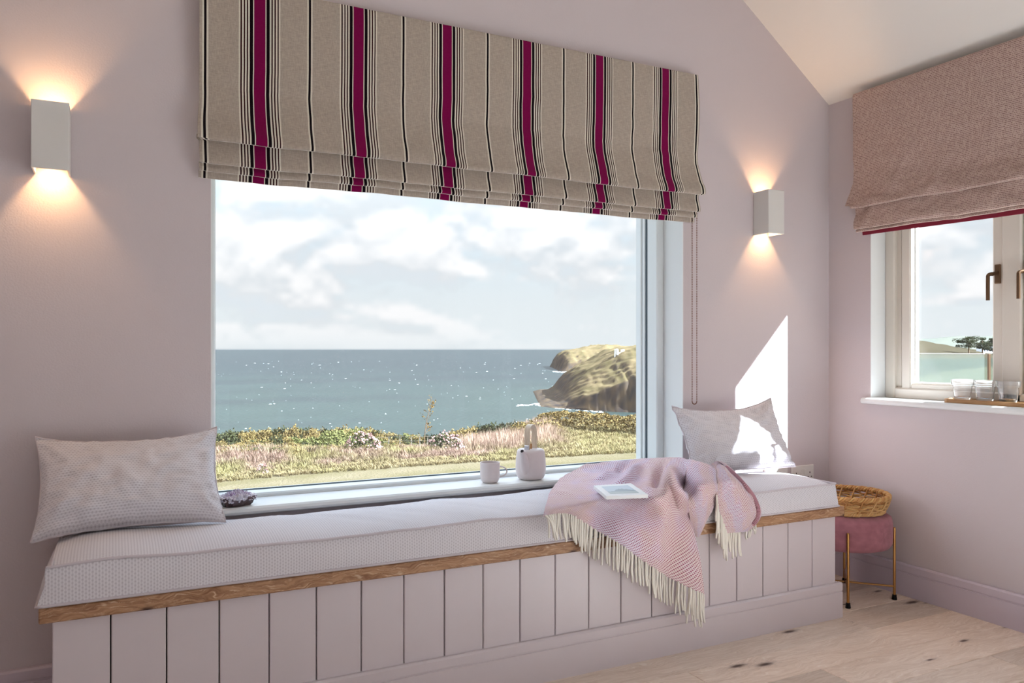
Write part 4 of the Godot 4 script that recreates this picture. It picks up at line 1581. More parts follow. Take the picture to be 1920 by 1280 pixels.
# ---------------------------------------------------------------- things on the sill
func build_sill_things() -> void:
	# mug
	var sy := 0.5722
	var mp := at_y(927, 905.5, sy)
	mp.z += -0.02
	mp = Vector3(-1.835, sy, -0.045)
	var t := thing("mug", "small off-white ceramic mug with a thin loop handle on the sill", "mug", mp)
	var b := MB.new()
	b.lathe([Vector2(0.0005, 0.0), Vector2(0.026, 0.0), Vector2(0.027, 0.001), Vector2(0.033, 0.005), Vector2(0.0375, 0.015), Vector2(0.039, 0.03), Vector2(0.0392, 0.0785), Vector2(0.0385, 0.0800), Vector2(0.0365, 0.0800), Vector2(0.0360, 0.0785), Vector2(0.0358, 0.03), Vector2(0.033, 0.012), Vector2(0.0005, 0.007)], 40)
	obj("body", b, mats.ceramic, t)
	b = MB.new()
	var hp := []
	for i in 13:
		var an := lerpf(-PI * 0.5, PI * 0.5, i / 12.0)
		hp.append(Vector3(0.037 + cos(an) * 0.030, 0.043 + sin(an) * 0.020, 0.002))
	b.tube(hp, 0.0029, 8)
	var hd := obj("handle", b, mats.ceramic, t)
	hd.rotation.y = deg_to_rad(-22)
	# teapot
	t = thing("teapot", "off-white ceramic teapot with a tall pale wood strap handle on the sill", "teapot", Vector3(-1.652, sy, -0.045))
	b = MB.new()
	b.lathe([Vector2(0.0005, 0.0), Vector2(0.040, 0.0), Vector2(0.043, 0.001), Vector2(0.052, 0.006), Vector2(0.0585, 0.018), Vector2(0.0615, 0.036), Vector2(0.0618, 0.055), Vector2(0.0600, 0.085), Vector2(0.0565, 0.110), Vector2(0.0545, 0.1165), Vector2(0.0520, 0.1200), Vector2(0.0485, 0.1212), Vector2(0.0478, 0.1195), Vector2(0.0005, 0.119)], 48)
	obj("body", b, mats.ceramic, t)
	b = MB.new()
	b.lathe([Vector2(0.0005, 0.1185), Vector2(0.047, 0.1195), Vector2(0.0472, 0.1218), Vector2(0.046, 0.1224), Vector2(0.0005, 0.1228)], 40)
	var lid := obj("lid", b, mats.ceramic, t)
	b = MB.new()
	b.lathe([Vector2(0.0055, 0.1226), Vector2(0.0058, 0.124), Vector2(0.0058, 0.143), Vector2(0.0050, 0.1442), Vector2(0.0005, 0.1444)], 16)
	obj("knob", b, mats.tray_wood, lid)
	# spout: runs up the side towards the room and ends level with the rim
	var sd := Vector3(-0.80, 0, 0.607).normalized()
	b = MB.new()
	var sp := []
	var sr := []
	for q in [[0.040, 0.030, 0.020], [0.049, 0.050, 0.0215], [0.057, 0.072, 0.0195], [0.065, 0.094, 0.0155], [0.073, 0.110, 0.0115], [0.080, 0.1195, 0.0085], [0.083, 0.1225, 0.0072]]:
		sp.append(sd * q[0] + Vector3(0, q[1], 0))
		sr.append(q[2])
	var sp2 := smooth_path(sp, 3)
	var sr2 := []
	for i in sp2.size():
		var f := float(i) / 3.0
		var k := mini(int(f), sr.size() - 2)
		sr2.append(lerpf(sr[k], sr[k + 1], f - k))
	b.tube(sp2, sr2, 20, false)
	obj("spout", b, mats.ceramic, t)
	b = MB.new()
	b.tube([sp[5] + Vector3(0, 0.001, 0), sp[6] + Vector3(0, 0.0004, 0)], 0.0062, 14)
	obj("spout_mouth_shade", b, mats.spout_shade, t)  # dark plug: shade of the spout hollow put into its colour
	# bent wood strap
	var hx := Vector3(0.607, 0, 0.80).normalized()
	var hz := sd
	b = MB.new()
	var arc := []
	for q in [[-0.035, 0.116], [-0.035, 0.150], [-0.0345, 0.180], [-0.030, 0.203], [-0.018, 0.2160], [0.0, 0.2200], [0.018, 0.2160], [0.030, 0.203], [0.0345, 0.180], [0.035, 0.150], [0.035, 0.118]]:
		arc.append(Vector2(q[0], q[1]))
	var sm := smooth_path(arc, 4)
	for side in [1.0, -1.0]:
		b.grid(sm.size() - 1, 1, func(a: float, c: float) -> Vector3:
			var i := roundi(a * (sm.size() - 1))
			var p: Vector2 = sm[i]
			var cc := Vector2(0, 0.15)
			var o := (p - cc).normalized() if p.y > 0.15 else Vector2(signf(p.x), 0)
			p += o * 0.0016 * side
			return hz * p.x + Vector3(0, p.y, 0) + hx * (c - 0.5) * 0.024, func(a: float, c: float) -> Vector2: return Vector2(a * 1.6, c * 0.4), side > 0.0)
		b.grid(sm.size() - 1, 1, func(a: float, c: float) -> Vector3:
			var i := roundi(a * (sm.size() - 1))
			var p: Vector2 = sm[i]
			var cc := Vector2(0, 0.15)
			var o := (p - cc).normalized() if p.y > 0.15 else Vector2(signf(p.x), 0)
			p += o * 0.0032 * (c - 0.5)
			return hz * p.x + Vector3(0, p.y, 0) + hx * 0.012 * side, null, side < 0.0)
	obj("strap_handle", b, mats.pale_wood, t)
	for s in [-1.0, 1.0]:
		b = MB.new()      # brackets the strap is riveted to
		b.box(Vector3(-0.010, 0.117, -0.0015), Vector3(0.010, 0.140, 0.0015), 0.001)
		b.tube([Vector3(0, 0.131, -0.004), Vector3(0, 0.131, 0.004)], 0.0034, 10)
		var br := obj("bracket", b, mats.steel, t)
		br.position = hz * (0.0385 * s)
		br.basis = Basis(hx, Vector3.UP, hz)
	# amethyst cluster
	var g := thing("amethyst_cluster", "purple amethyst crystal cluster with a dark stony underside on the sill", "crystal", Vector3(-2.797, sy, -0.015))
	var r := RandomNumberGenerator.new()
	r.seed = 71
	var nz := noise(72, 22.0, 3)
	var tops := MB.new()
	var low := MB.new()
	var rad := func(an: float) -> float:
		return 1.0 + 0.16 * nz.get_noise_2d(cos(an) * 0.05, sin(an) * 0.05) + 0.10 * sin(an * 3.0 + 1.0)
	for j in 4:
		for i in 24:
			var ring := []
			for c in [[i, j], [i + 1, j], [i + 1, j + 1], [i, j + 1]]:
				var an: float = c[0] * TAU / 24.0
				var q: float = c[1] / 4.0
				var rr: float = rad.call(an) * lerpf(0.72, 1.0, pow(q, 0.7))
				var p := Vector3(cos(an) * 0.060 * rr, 0.030 * q, -sin(an) * 0.042 * rr)
				p += Vector3(nz.get_noise_3dv(p * 9.0), nz.get_noise_3dv(p * 9.0 + Vector3.ONE), nz.get_noise_3dv(p * 9.0 - Vector3.ONE)) * 0.005
				p.y = maxf(p.y, 0.0)
				ring.append(p)
			var k := r.randf_range(0.5, 1.0)
			low.tint = Color(0.10 * k, 0.055 * k, 0.055 * k).lerp(Color(0.30, 0.16, 0.20), 0.35 * j / 4.0 * k)
			low.poly(ring, [], (ring[0] + ring[2]) * 0.5)
	var bot := []
	var topp := []
	for i in 24:
		var an := i * TAU / 24.0
		bot.append(Vector3(cos(an) * 0.043 * rad.call(an), 0.0, -sin(an) * 0.029 * rad.call(an)))
		topp.append(Vector3(cos(an) * 0.059 * rad.call(an), 0.031, -sin(an) * 0.041 * rad.call(an)))
	low.poly(bot, [], Vector3.DOWN)
	low.poly(topp, [], Vector3.UP)
	obj("stone_base", low, mats.amethyst, g)
	for i in 340:      # crystal points crowding the upper face
		var an := r.randf() * TAU
		var q := sqrt(r.randf())
		var p := Vector3(cos(an) * 0.060 * q * rad.call(an), 0.030, -sin(an) * 0.042 * q * rad.call(an))
		if i > 250:      # points standing out round the rim
			q = r.randf_range(0.93, 1.02)
			p = Vector3(cos(an) * 0.058 * q * rad.call(an), r.randf_range(0.016, 0.030), -sin(an) * 0.040 * q * rad.call(an))
		var h := r.randf_range(0.009, 0.020) * (1.15 - 0.6 * q) + 0.002 + 0.006 * sin(p.x * 60.0 + 1.0)
		if i > 250:
			h *= 0.5
		var ax := (Vector3.UP + Vector3(p.x * 9.0, 0, p.z * 9.0) * q + Vector3(r.randf_range(-0.4, 0.4), 0, r.randf_range(-0.4, 0.4))).normalized()
		var w := r.randf_range(0.0035, 0.0062)
		var e1 := ax.cross(Vector3(0.3, 0.1, 1)).normalized()
		var e2 := ax.cross(e1)
		var deep := r.randf()
		tops.tint = Color(0.62, 0.56, 0.66).lerp(Color(0.26, 0.09, 0.30), deep * deep)
		if q > 0.8:
			tops.tint = tops.tint.lerp(Color(0.78, 0.74, 0.78), 0.6)
		var ph := r.randf() * TAU
		for s in 6:
			var d0 := (e1 * cos(ph + s * TAU / 6) + e2 * sin(ph + s * TAU / 6)) * w
			var d1 := (e1 * cos(ph + (s + 1) * TAU / 6) + e2 * sin(ph + (s + 1) * TAU / 6)) * w
			tops.poly([p + d0, p + d1, p + d1 + ax * h * 0.55, p + d0 + ax * h * 0.55], [], d0 + d1)
			tops.poly([p + d0 + ax * h * 0.55, p + d1 + ax * h * 0.55, p + ax * h], [], d0 + d1 + ax * w)
	var cr := obj("crystal_points", tops, mats.amethyst, g)
	cr.set_meta("kind", "stuff")

# ---------------------------------------------------------------- stool and basket
func build_stool() -> void:
	var c := Vector3(-0.236, 0, 0.303)
	var t := thing("velvet_stool", "round mauve velvet stool on slim brass legs in the corner", "stool", c)
	var b := MB.new()
	var y0 := 0.226
	var y1 := 0.372
	var rr := 0.190
	b.lathe([Vector2(0.0005, y0), Vector2(rr - 0.03, y0), Vector2(rr - 0.012, y0 + 0.006), Vector2(rr - 0.002, y0 + 0.022), Vector2(rr, y0 + 0.045), Vector2(rr + 0.001, y1 - 0.05), Vector2(rr - 0.001, y1 - 0.030), Vector2(rr - 0.003, y1 - 0.026), Vector2(rr - 0.002, y1 - 0.022), Vector2(rr - 0.006, y1 - 0.010), Vector2(rr - 0.02, y1 - 0.001), Vector2(rr - 0.05, y1 + 0.004), Vector2(0.0005, y1 + 0.008)], 56)
	obj("seat", b, mats.velvet, t)
	var feet := []
	for k in 4:
		var an := deg_to_rad(-47.5 + 90.0 * k)
		feet.append(Vector3(cos(an) * 0.1955, 0, -sin(an) * 0.1955))
	for p in feet:
		var lg := MB.new()
		lg.tube([p + Vector3(0, 0.012, 0), p + Vector3(0, 0.314, 0)], 0.0058, 12)
		lg.lathe([Vector2(0.0058, 0.313), Vector2(0.0048, 0.317), Vector2(0.0004, 0.3185)], 12, p)
		var leg := obj("leg", lg, mats.brass, t)
		var ft := MB.new()
		ft.lathe([Vector2(0.0004, 0.0), Vector2(0.0108, 0.0), Vector2(0.0110, 0.002), Vector2(0.0085, 0.022), Vector2(0.0062, 0.0225), Vector2(0.0004, 0.0226)], 14, p)
		obj("rubber_foot", ft, mats.black_rubber, leg)
	for k in 2:
		b = MB.new()
		b.tube([feet[k] + Vector3(0, 0.058 + 0.006 * k, 0), feet[k + 2] + Vector3(0, 0.058 + 0.006 * k, 0)], 0.0042, 8)
		obj("cross_brace", b, mats.brass, t)
	b = MB.new()
	b.lathe([Vector2(0.0004, 0.052), Vector2(0.008, 0.053), Vector2(0.008, 0.070), Vector2(0.0004, 0.071)], 12)
	obj("brace_hub", b, mats.bronze, t)

	# low ring basket of twisted straw on the seat
	var by := y1 + 0.0085
	var k := thing("straw_basket", "low round woven straw basket standing on the velvet stool", "basket", c + Vector3(0.004, by, 0.0))
	var r := RandomNumberGenerator.new()
	r.seed = 33
	var tone := func() -> Color:
		var q := r.randf()
		return Color(1.25, 1.15, 1.02).lerp(Color(0.55, 0.38, 0.24), q * q)
	var rope := func(called: String, rad: float, y: float, rs: float, twist: float, strands: int, drop: float) -> void:
		for s in strands:
			var m := MB.new()
			m.tint = tone.call()
			var pts := []
			var rs2 := []
			for i in 181:
				var an := TAU * i / 180.0
				var ph := an * twist + TAU * s / strands
				var q := rad + cos(ph) * rs * 0.95
				pts.append(Vector3(cos(an) * q, y + sin(ph) * rs * 0.95 + drop * sin(an * 2.0 + 1.0), -sin(an) * q))
				rs2.append(rs * (0.85 + 0.2 * sin(an * 23.0 + s)))
			m.tube(pts, rs2, 6, false)
			obj(called, m, mats.straw, k)
	rope.call("rim_strand", 0.171, 0.073, 0.0066, 26.0, 3, 0.001)
	rope.call("base_strand", 0.150, 0.008, 0.0066, 30.0, 3, 0.0)
	# horizontal weavers between the rims
	for j in 6:
		var m := MB.new()
		m.tint = tone.call()
		var pts := []
		var base := 0.158 + 0.0022 * j
		for i in 145:
			var an := TAU * i / 144.0
			var q := base + 0.005 * sin(an * 18.0 + PI * j)
			pts.append(Vector3(cos(an) * q, 0.018 + j * 0.0088 + 0.0018 * sin(an * 11.0 + j * 2.0), -sin(an) * q))
		m.tube(pts, 0.0042, 6, false)
		obj("weaver", m, mats.straw, k)
	# crossed stakes
	for i in 36:
		var m := MB.new()
		m.tint = tone.call()
		var an := TAU * (i + r.randf_range(-0.2, 0.2)) / 36.0
		var lean := (0.16 if i % 2 == 0 else -0.16) + r.randf_range(-0.03, 0.03)
		var pts := []
		for s in 7:
			var q := s / 6.0
			var a2 := an + lean * (q - 0.5)
			var rad := lerpf(0.153, 0.172, q) + 0.007 * sin(q * PI) + (0.003 if i % 2 == 0 else -0.012)
			pts.append(Vector3(cos(a2) * rad, lerpf(0.010, 0.076, q), -sin(a2) * rad))
		m.tube(pts, 0.0036, 6)
		obj("stake", m, mats.straw, k)
	for i in 40:      # loose ends
		var m := MB.new()
		m.tint = tone.call()
		var an := TAU * r.randf()
		var y := r.randf_range(0.012, 0.07)
		var p := Vector3(cos(an), 0, -sin(an)) * lerpf(0.158, 0.174, y / 0.08) + Vector3(0, y, 0)
		var tang := Vector3(-sin(an), 0, -cos(an))
		m.tube([p, p + tang * 0.012 + Vector3(cos(an), 0.25, -sin(an)) * 0.009, p + tang * 0.024 + Vector3(cos(an), 0.1, -sin(an)) * 0.011], [0.0026, 0.0024, 0.0012], 5)
		obj("straw_end", m, mats.straw, k)
	# thin woven bottom
	for i in 9:
		var m := MB.new()
		m.tint = tone.call()
		var pts := []
		for s in 49:
			var an := TAU * s / 48.0
			pts.append(Vector3(cos(an), 0, -sin(an)) * (0.012 + 0.0165 * i) + Vector3(0, 0.0062 + 0.0012 * sin(an * 12.0 + i * PI), 0))
		m.tube(pts, 0.0048, 5, false)
		obj("bottom_coil", m, mats.straw, k)

# ---------------------------------------------------------------- sockets
func build_sockets() -> void:
	socket(Vector3(-0.185, 0.494, 0.0), "white double wall socket above the end of the seat cushion")
	socket(Vector3(-0.358, 0.494, 0.0), "white wall socket half hidden behind the sunlit cushion")

func socket(at: Vector3, label: String) -> void:
	var t := thing("wall_socket", label, "socket", at, "wall sockets")
	var b := MB.new()
	b.box(Vector3(-0.0735, -0.043, 0.0), Vector3(0.0735, 0.043, 0.009), 0.003)
	obj("plate", b, mats.socket_white, t)
	for s in [-1.0, 1.0]:
		b = MB.new()
		b.prism([Vector3(s * 0.012 - 0.0065, -0.002, 0.009), Vector3(s * 0.012 + 0.0065, -0.002, 0.009), Vector3(s * 0.012 + 0.0065, -0.002, 0.0125), Vector3(s * 0.012 - 0.0065, -0.002, 0.0125)], Vector3.ZERO, Vector3(0, 0.024, 0))
		obj("rocker_switch", b, mats.socket_white, t)
		b = MB.new()
		for h in [[0.0, 0.006], [-0.011, -0.014], [0.011, -0.014]]:
			var x: float = s * 0.045 + h[0]
			var dx := 0.0022 if h[0] == 0.0 else 0.0034
			var dy := 0.0042 if h[0] == 0.0 else 0.0024
			b.box(Vector3(x - dx, h[1] - dy, 0.0086), Vector3(x + dx, h[1] + dy, 0.0094))
		obj("pin_holes", b, mats.dark_gap, t)

# ---------------------------------------------------------------- tray of tumblers
func build_tray() -> void:
	var t := thing("serving_tray", "narrow rounded wooden tray on the casement sill holding clear tumblers", "tray", Vector3(0.047, 0.8722, 0.0))
	var z0 := 0.600
	var z1 := 1.12
	var outline := []
	for q in [[-0.048, z0 + 0.02], [-0.042, z0 + 0.006], [-0.028, z0], [0.028, z0], [0.042, z0 + 0.006], [0.048, z0 + 0.02], [0.048, z1 - 0.02], [0.028, z1], [-0.028, z1], [-0.048, z1 - 0.02]]:
		outline.append(Vector3(q[0], 0, q[1]))
	var b := MB.new()
	b.prism(outline, Vector3(0, 0, 0), Vector3(0, 0.0135, 0))
	for i in b.v.size():
		b.uv[i] = Vector2(b.v[i].z * 1.5, b.v[i].x * 3.0 + b.v[i].y * 8.0)
	obj("board", b, mats.tray_wood, t)
	b = MB.new()
	var mid := Vector3(0, 0, (z0 + z1) / 2.0)
	var rim := []
	for p in outline:
		rim.append(Vector3((p.x) * 0.965, 0.0145, mid.z + (p.z - mid.z) * 0.994))
	rim.append(rim[0])
	b.tube(rim, 0.0026, 6, false)
	obj("raised_rim", b, mats.tray_wood, t)
	var spots := [["clear glass tumbler at the corner end of the wooden tray", 0.660], ["clear glass tumbler in the middle of the row on the wooden tray", 0.757], ["clear glass tumbler beside the casement mullion on the wooden tray", 0.852]]
	for s in spots:
		var m := MB.new()
		# stacking tumbler: heavy foot, waisted body, wider rim band; outside up, then inside down
		m.lathe([Vector2(0.0004, 0.0), Vector2(0.029, 0.0), Vector2(0.031, 0.002), Vector2(0.0325, 0.012), Vector2(0.0365, 0.054), Vector2(0.0380, 0.060), Vector2(0.0415, 0.062), Vector2(0.0425, 0.064), Vector2(0.0440, 0.0835), Vector2(0.0436, 0.0846), Vector2(0.0420, 0.0846), Vector2(0.0414, 0.0835), Vector2(0.0395, 0.066), Vector2(0.0350, 0.058), Vector2(0.0335, 0.054), Vector2(0.0298, 0.014), Vector2(0.028, 0.011), Vector2(0.0004, 0.010)], 36)
		var g := obj("tumbler", m, mats.tumbler_glass)
		g.position = Vector3(0.045, 0.8722 + 0.0139, s[1])
		tag(g, s[0], "glass", "tumblers on the tray")

# ---------------------------------------------------------------- outdoors
var gn := noise(501, 0.12, 4)
var gn2 := noise(502, 0.9, 3)
var far_n := noise(503, 0.02, 5)

func place(u: float, b: float, y: float) -> Vector3:
	var p := EYE + fwd * b + rgt * (b * (u - 960.0) / FOCAL)
	return Vector3(p.x, y, p.z)

func lawn_edge(u: float) -> float:
	return 24.0 + (u - 405.0) * 0.0086

func ground_y(p: Vector3) -> float:
	var d := p - EYE
	var b := d.dot(fwd)
	var a := d.dot(rgt)
	var t := a / maxf(b, 4.0)
	var u := 960.0 + FOCAL * t
	var y := GROUND
	if b > 20.0:
		y -= 0.10 * maxf(0.0, b - 30.0) * (1.0 - smoothstep(880.0, 1080.0, u)) 
		y += gn.get_noise_2d(p.x, p.z) * 0.22 * smoothstep(lawn_edge(u), lawn_edge(u) + 5.0, b) * (1.0 if b < 300.0 else 3.0)
		var coast := 45.0 + 1400.0 * smoothstep(0.2, 0.42, t)
		if b > coast:
			y -= (b - coast) * 1.1
		y += smoothstep(340.0, 520.0, b) * clampf(9.8 - (u - 1722.0) * 0.062, 0.8, 9.8) * smoothstep(0.40, 0.48, t)
	return maxf(y, SEA - 6.0)

func ground_color(p: Vector3) -> Color:
	var d := p - EYE
	var b := d.dot(fwd)
	var u := 960.0 + FOCAL * d.dot(rgt) / maxf(b, 4.0)
	var n := gn2.get_noise_2d(p.x, p.z)
	var mown := sin((p.z + p.x * 0.12) * 2.6 + gn.get_noise_2d(p.x * 0.6, p.z) * 3.0)
	var grass := Color(0.37, 0.34, 0.18).lerp(Color(0.50, 0.45, 0.29), clampf(0.5 + mown * 0.32 + n * 0.5, 0.0, 1.0))
	var rough := Color(0.30, 0.25, 0.15).lerp(Color(0.20, 0.21, 0.09), clampf(0.5 + n, 0.0, 1.0))
	var bank := Color(0.32, 0.31, 0.13).lerp(Color(0.44, 0.40, 0.21), clampf(0.5 + n * 1.2, 0.0, 1.0))
	if u > 1500.0:
		var split := 112.0 + (u - 1722.0) * 0.5
		var near := Color(0.19, 0.225, 0.15).lerp(Color(0.23, 0.26, 0.17), 0.5 + 0.5 * n)
		var mid := Color(0.105, 0.135, 0.10).lerp(Color(0.15, 0.175, 0.125), 0.5 + 0.5 * gn.get_noise_2d(p.x * 0.3, p.z * 0.3))
		var heath := Color(0.155, 0.14, 0.085).lerp(Color(0.22, 0.195, 0.12), 0.5 + 0.6 * gn.get_noise_2d(p.x * 0.25, p.z * 0.6))
		if b > 340.0:
			return heath
		return near if b < split else mid
	var e := lawn_edge(u) + n * 0.7
	if b < e:
		return grass
	return bank if u > 1040.0 + n * 60.0 else rough

func leaf_cloud(count: int, size: float, seed_: int, pos: Callable, tone_lo: Color, tone_hi: Color, long := 1.6) -> MB:
	# separate leaves, each a bent four-cornered blade
	var r := RandomNumberGenerator.new()
	r.seed = seed_
	var b := MB.new()
	for i in count:
		var p: Vector3 = pos.call(r)
		var d := Vector3(r.randf_range(-1, 1), r.randf_range(-0.6, 1), r.randf_range(-1, 1)).normalized()
		var s := d.cross(Vector3(r.randf_range(-1, 1), r.randf_range(-1, 1), r.randf_range(-1, 1))).normalized()
		var l := size * r.randf_range(0.6, 1.3)
		b.tint = tone_lo.lerp(tone_hi, r.randf())
		b.poly([p - d * l * long * 0.5, p + s * l * 0.42, p + d * l * long * 0.5, p - s * l * 0.42], [], Vector3.UP)
	return b

func dome(r: RandomNumberGenerator, lump: FastNoiseLite) -> Vector3:
	# a point near the skin of a lumpy half dome of radius and height 1
	var an := r.randf() * TAU
	var h := r.randf()
	var q := sqrt(maxf(0.0, 1.0 - h * h))
	var d := Vector3(cos(an) * q, h, sin(an) * q)
	return d * (0.72 + 0.32 * pow(r.randf(), 0.5)) * (0.9 + 0.28 * lump.get_noise_3dv(d * 2.2))

func build_outside() -> void:
	# sea
	var b := MB.new()
	var sn := noise(511, 0.0016, 4)
	var sb := noise(512, 0.012, 4)
	var seac := func(p: Vector3, _a: float, _c: float) -> Color:
		var q := (p - EYE).dot(fwd)
		var shoal := smoothstep(300.0, 2600.0, q + sn.get_noise_2d(p.x, p.z) * 500.0)
		var c := Color(0.30, 0.46, 0.43).lerp(Color(0.20, 0.29, 0.32), shoal)
		c = c.lerp(Color(0.19, 0.245, 0.285), 0.55 * smoothstep(0.05, 0.3, sn.get_noise_2d(p.x * 0.35 + 900.0, p.z * 2.2)))
		var k := 1.0 + 0.16 * sb.get_noise_2d(p.x * 0.6, p.z * 1.6)
		return Color(c.r * k, c.g * k, c.b * k)
	b.grid(160, 220, func(a: float, c: float) -> Vector3:
		var q := 30.0 + 59970.0 * pow(c, 4.2)
		var l := (a - 0.42) * (500.0 + q * 2.6)
		var p := EYE + fwd * q + rgt * l
		return Vector3(p.x, SEA, p.z), null, false, false, false, seac)
	structure("sea", "choppy turquoise sea reaching to the horizon", "sea", b, mats.sea)
	var r := RandomNumberGenerator.new()
	r.seed = 600
	var blob := SphereMesh.new()
	blob.radius = 0.5
	blob.height = 1.0
	blob.radial_segments = 10
	blob.rings = 4
	var mm := MultiMesh.new()
	mm.transform_format = MultiMesh.TRANSFORM_3D
	mm.mesh = blob
	var spots := []
	for i in 230:
		var q := 420.0 * pow(9.0, r.randf())
		spots.append([place(r.randf_range(380, 1100), q, SEA + 0.1), q * 0.0007 * pow(5.0, pow(r.randf(), 2.0)), q * 0.00035])
	for i in 260:      # surf against the rocks
		var z := [[1000, 757, 1060, 766, 0.9], [1060, 766, 1130, 772, 0.8], [1035, 697, 1062, 698, 0.5], [1085, 705, 1105, 705, 0.5], [970, 760, 1020, 758, 0.6]][r.randi_range(0, 4)] as Array
		var q := r.randf()
		var p := at_y(lerpf(z[0], z[2], q), lerpf(z[1], z[3], q) + r.randf_range(-3.0, 2.0) * z[4], SEA)
		var dist := (p - EYE).dot(fwd)
		spots.append([p + Vector3(0, 0.05, 0), dist * r.randf_range(0.002, 0.007) * z[4], dist * 0.0003])
	mm.instance_count = spots.size()
	for i in spots.size():
		mm.set_instance_transform(i, Transform3D(Basis(Vector3.UP, r.randf_range(-0.25, 0.25) - deg_to_rad(TURN)) * Basis.from_scale(Vector3(spots[i][1], spots[i][2], spots[i][1] * 1.6)), spots[i][0]))
	var fo := MultiMeshInstance3D.new()
	fo.name = "white_caps"
	fo.multimesh = mm
	fo.material_override = mats.foam
	add_child(fo)
	tag(fo, "small white wave crests and surf scattered over the sea", "surf", "", "stuff")

	build_headlands()
	build_land()
	build_shrubs()
	build_far_side()

func headland(called: String, label: String, prof: Array, b0f: Callable, depth: float, a0: float, a1: float, na: int, nb: int, cliff: float, seed_: int) -> void:
	var nz := noise(seed_, 0.018, 5)
	var nf := noise(seed_ + 1, 0.07, 4)
	var ridge := func(a: float) -> float:
		for i in prof.size() - 1:
			if a <= prof[i + 1][0]:
				var q: float = clampf((a - prof[i][0]) / (prof[i + 1][0] - prof[i][0]), 0.0, 1.0)
				return lerpf(prof[i][1], prof[i + 1][1], q)
		return prof[prof.size() - 1][1]
	var h := func(a: float, q: float) -> float:
		# q metres behind the waterline
		var top: float = ridge.call(a)
		var sc := depth / 110.0
		var hc: float = top * cliff * (1.0 + nz.get_noise_2d(a * 1.3, 7.0) * 0.5)
		var y := hc * smoothstep(0.0, 16.0 * sc, q) + (top - hc) * clampf((q - 10.0 * sc) / depth, 0.0, 1.0)
		y += (nf.get_noise_2d(a / sc, q / sc) * 1.8 + nz.get_noise_2d(a / sc, q / sc) * 2.2) * sc * clampf(top / 30.0, 0.1, 1.0)
		return y
	var b := MB.new()
	var pos := func(s: float, c: float) -> Vector3:
		var a := lerpf(a0, a1, s)
		var q := -14.0 + (depth * 2.6) * pow(c, 1.35)
		var bb: float = b0f.call(a) + q + nf.get_noise_2d(a * 0.8, 3.0) * 6.0
		var y: float = h.call(a, q) if q > 0.0 else -2.0 + q * 0.3
		var p := EYE + fwd * bb + rgt * a
		return Vector3(p.x, SEA + y, p.z)
	var tone := func(p: Vector3, s: float, c: float) -> Color:
		var a := lerpf(a0, a1, s)
		var q := -14.0 + (depth * 2.6) * pow(c, 1.35)
		var sl: float = absf(h.call(a, q + 2.0) - h.call(a, q - 2.0)) / 4.0 + absf(h.call(a + 2.0, q) - h.call(a - 2.0, q)) / 4.0
		var n := nf.get_noise_2d(a * 1.6, q * 1.6)
		var turf := Color(0.225, 0.195, 0.115).lerp(Color(0.34, 0.275, 0.18), clampf(0.5 + nz.get_noise_2d(a * 2.0, q * 0.9) * 1.1 + n * 0.4, 0.0, 1.0))
		var stone := Color(0.085, 0.075, 0.085).lerp(Color(0.22, 0.17, 0.125), clampf(0.4 + n * 1.3, 0.0, 1.0))
		var low: float = 1.0 - smoothstep(6.0, 13.0, h.call(a, q) + n * 4.0)
		return turf.lerp(stone, maxf(low, smoothstep(0.75, 1.15, sl + n * 0.35)))
	b.grid(na, nb, pos, null, false, false, false, tone)
	structure(called, label, "headland", b, mats.headland)

func build_headlands() -> void:
	headland("near_headland", "grassy headland with dark cliffs dropping into the sea", [[22.0, -5.0], [29.0, 0.5], [38.0, 3.4], [48.0, 4.5], [55.0, 9.5], [61.0, 19.0], [69.0, 28.0], [80.0, 36.0], [95.0, 43.0], [109.0, 51.0], [118.0, 56.0], [136.0, 60.0], [200.0, 68.0], [420.0, 80.0]],
		func(a: float) -> float: return lerpf(790.0, 735.0, clampf((a - 30.0) / 50.0, 0.0, 1.0)) - clampf(a - 80.0, 0.0, 90.0) * 0.5, 115.0, 22.0, 400.0, 190, 90, 0.5, 521)
	headland("far_headland", "farther grey-green headland with a steep seaward cliff", [[116.0, -6.0], [124.0, -1.0], [130.0, 5.0], [136.0, 22.0], [147.0, 38.0], [163.0, 49.0], [191.0, 55.0], [227.0, 62.0], [270.0, 70.0], [305.0, 67.0], [335.0, 62.0], [600.0, 72.0], [1100.0, 80.0]],
		func(a: float) -> float: return 2010.0 + 0.05 * a, 240.0, 116.0, 900.0, 150, 50, 0.55, 531)
	# pale outcrop on the near ridge
	var r := RandomNumberGenerator.new()
	r.seed = 44
	var b := MB.new()
	for i in 16:
		var p := at_depth(1152 + r.randf_range(0, 26), 660 + r.randf_range(-4, 4), 842.0)
		p.y -= 1.4
		var s := r.randf_range(0.9, 2.3)
		var pts := []
		for k in 6:
			var an := TAU * k / 6.0
			pts.append(p + Vector3(cos(an) * s * r.randf_range(0.7, 1.3), 0, sin(an) * s * r.randf_range(0.7, 1.3)))
		b.prism(pts, Vector3(0, -3.0, 0), Vector3(r.randf_range(-0.5, 0.5), s * r.randf_range(0.9, 1.5), 0.0))
	var o := obj("rock_outcrop", b, mats.plaster)
	tag(o, "pale rock outcrop on the ridge of the near headland", "rock")

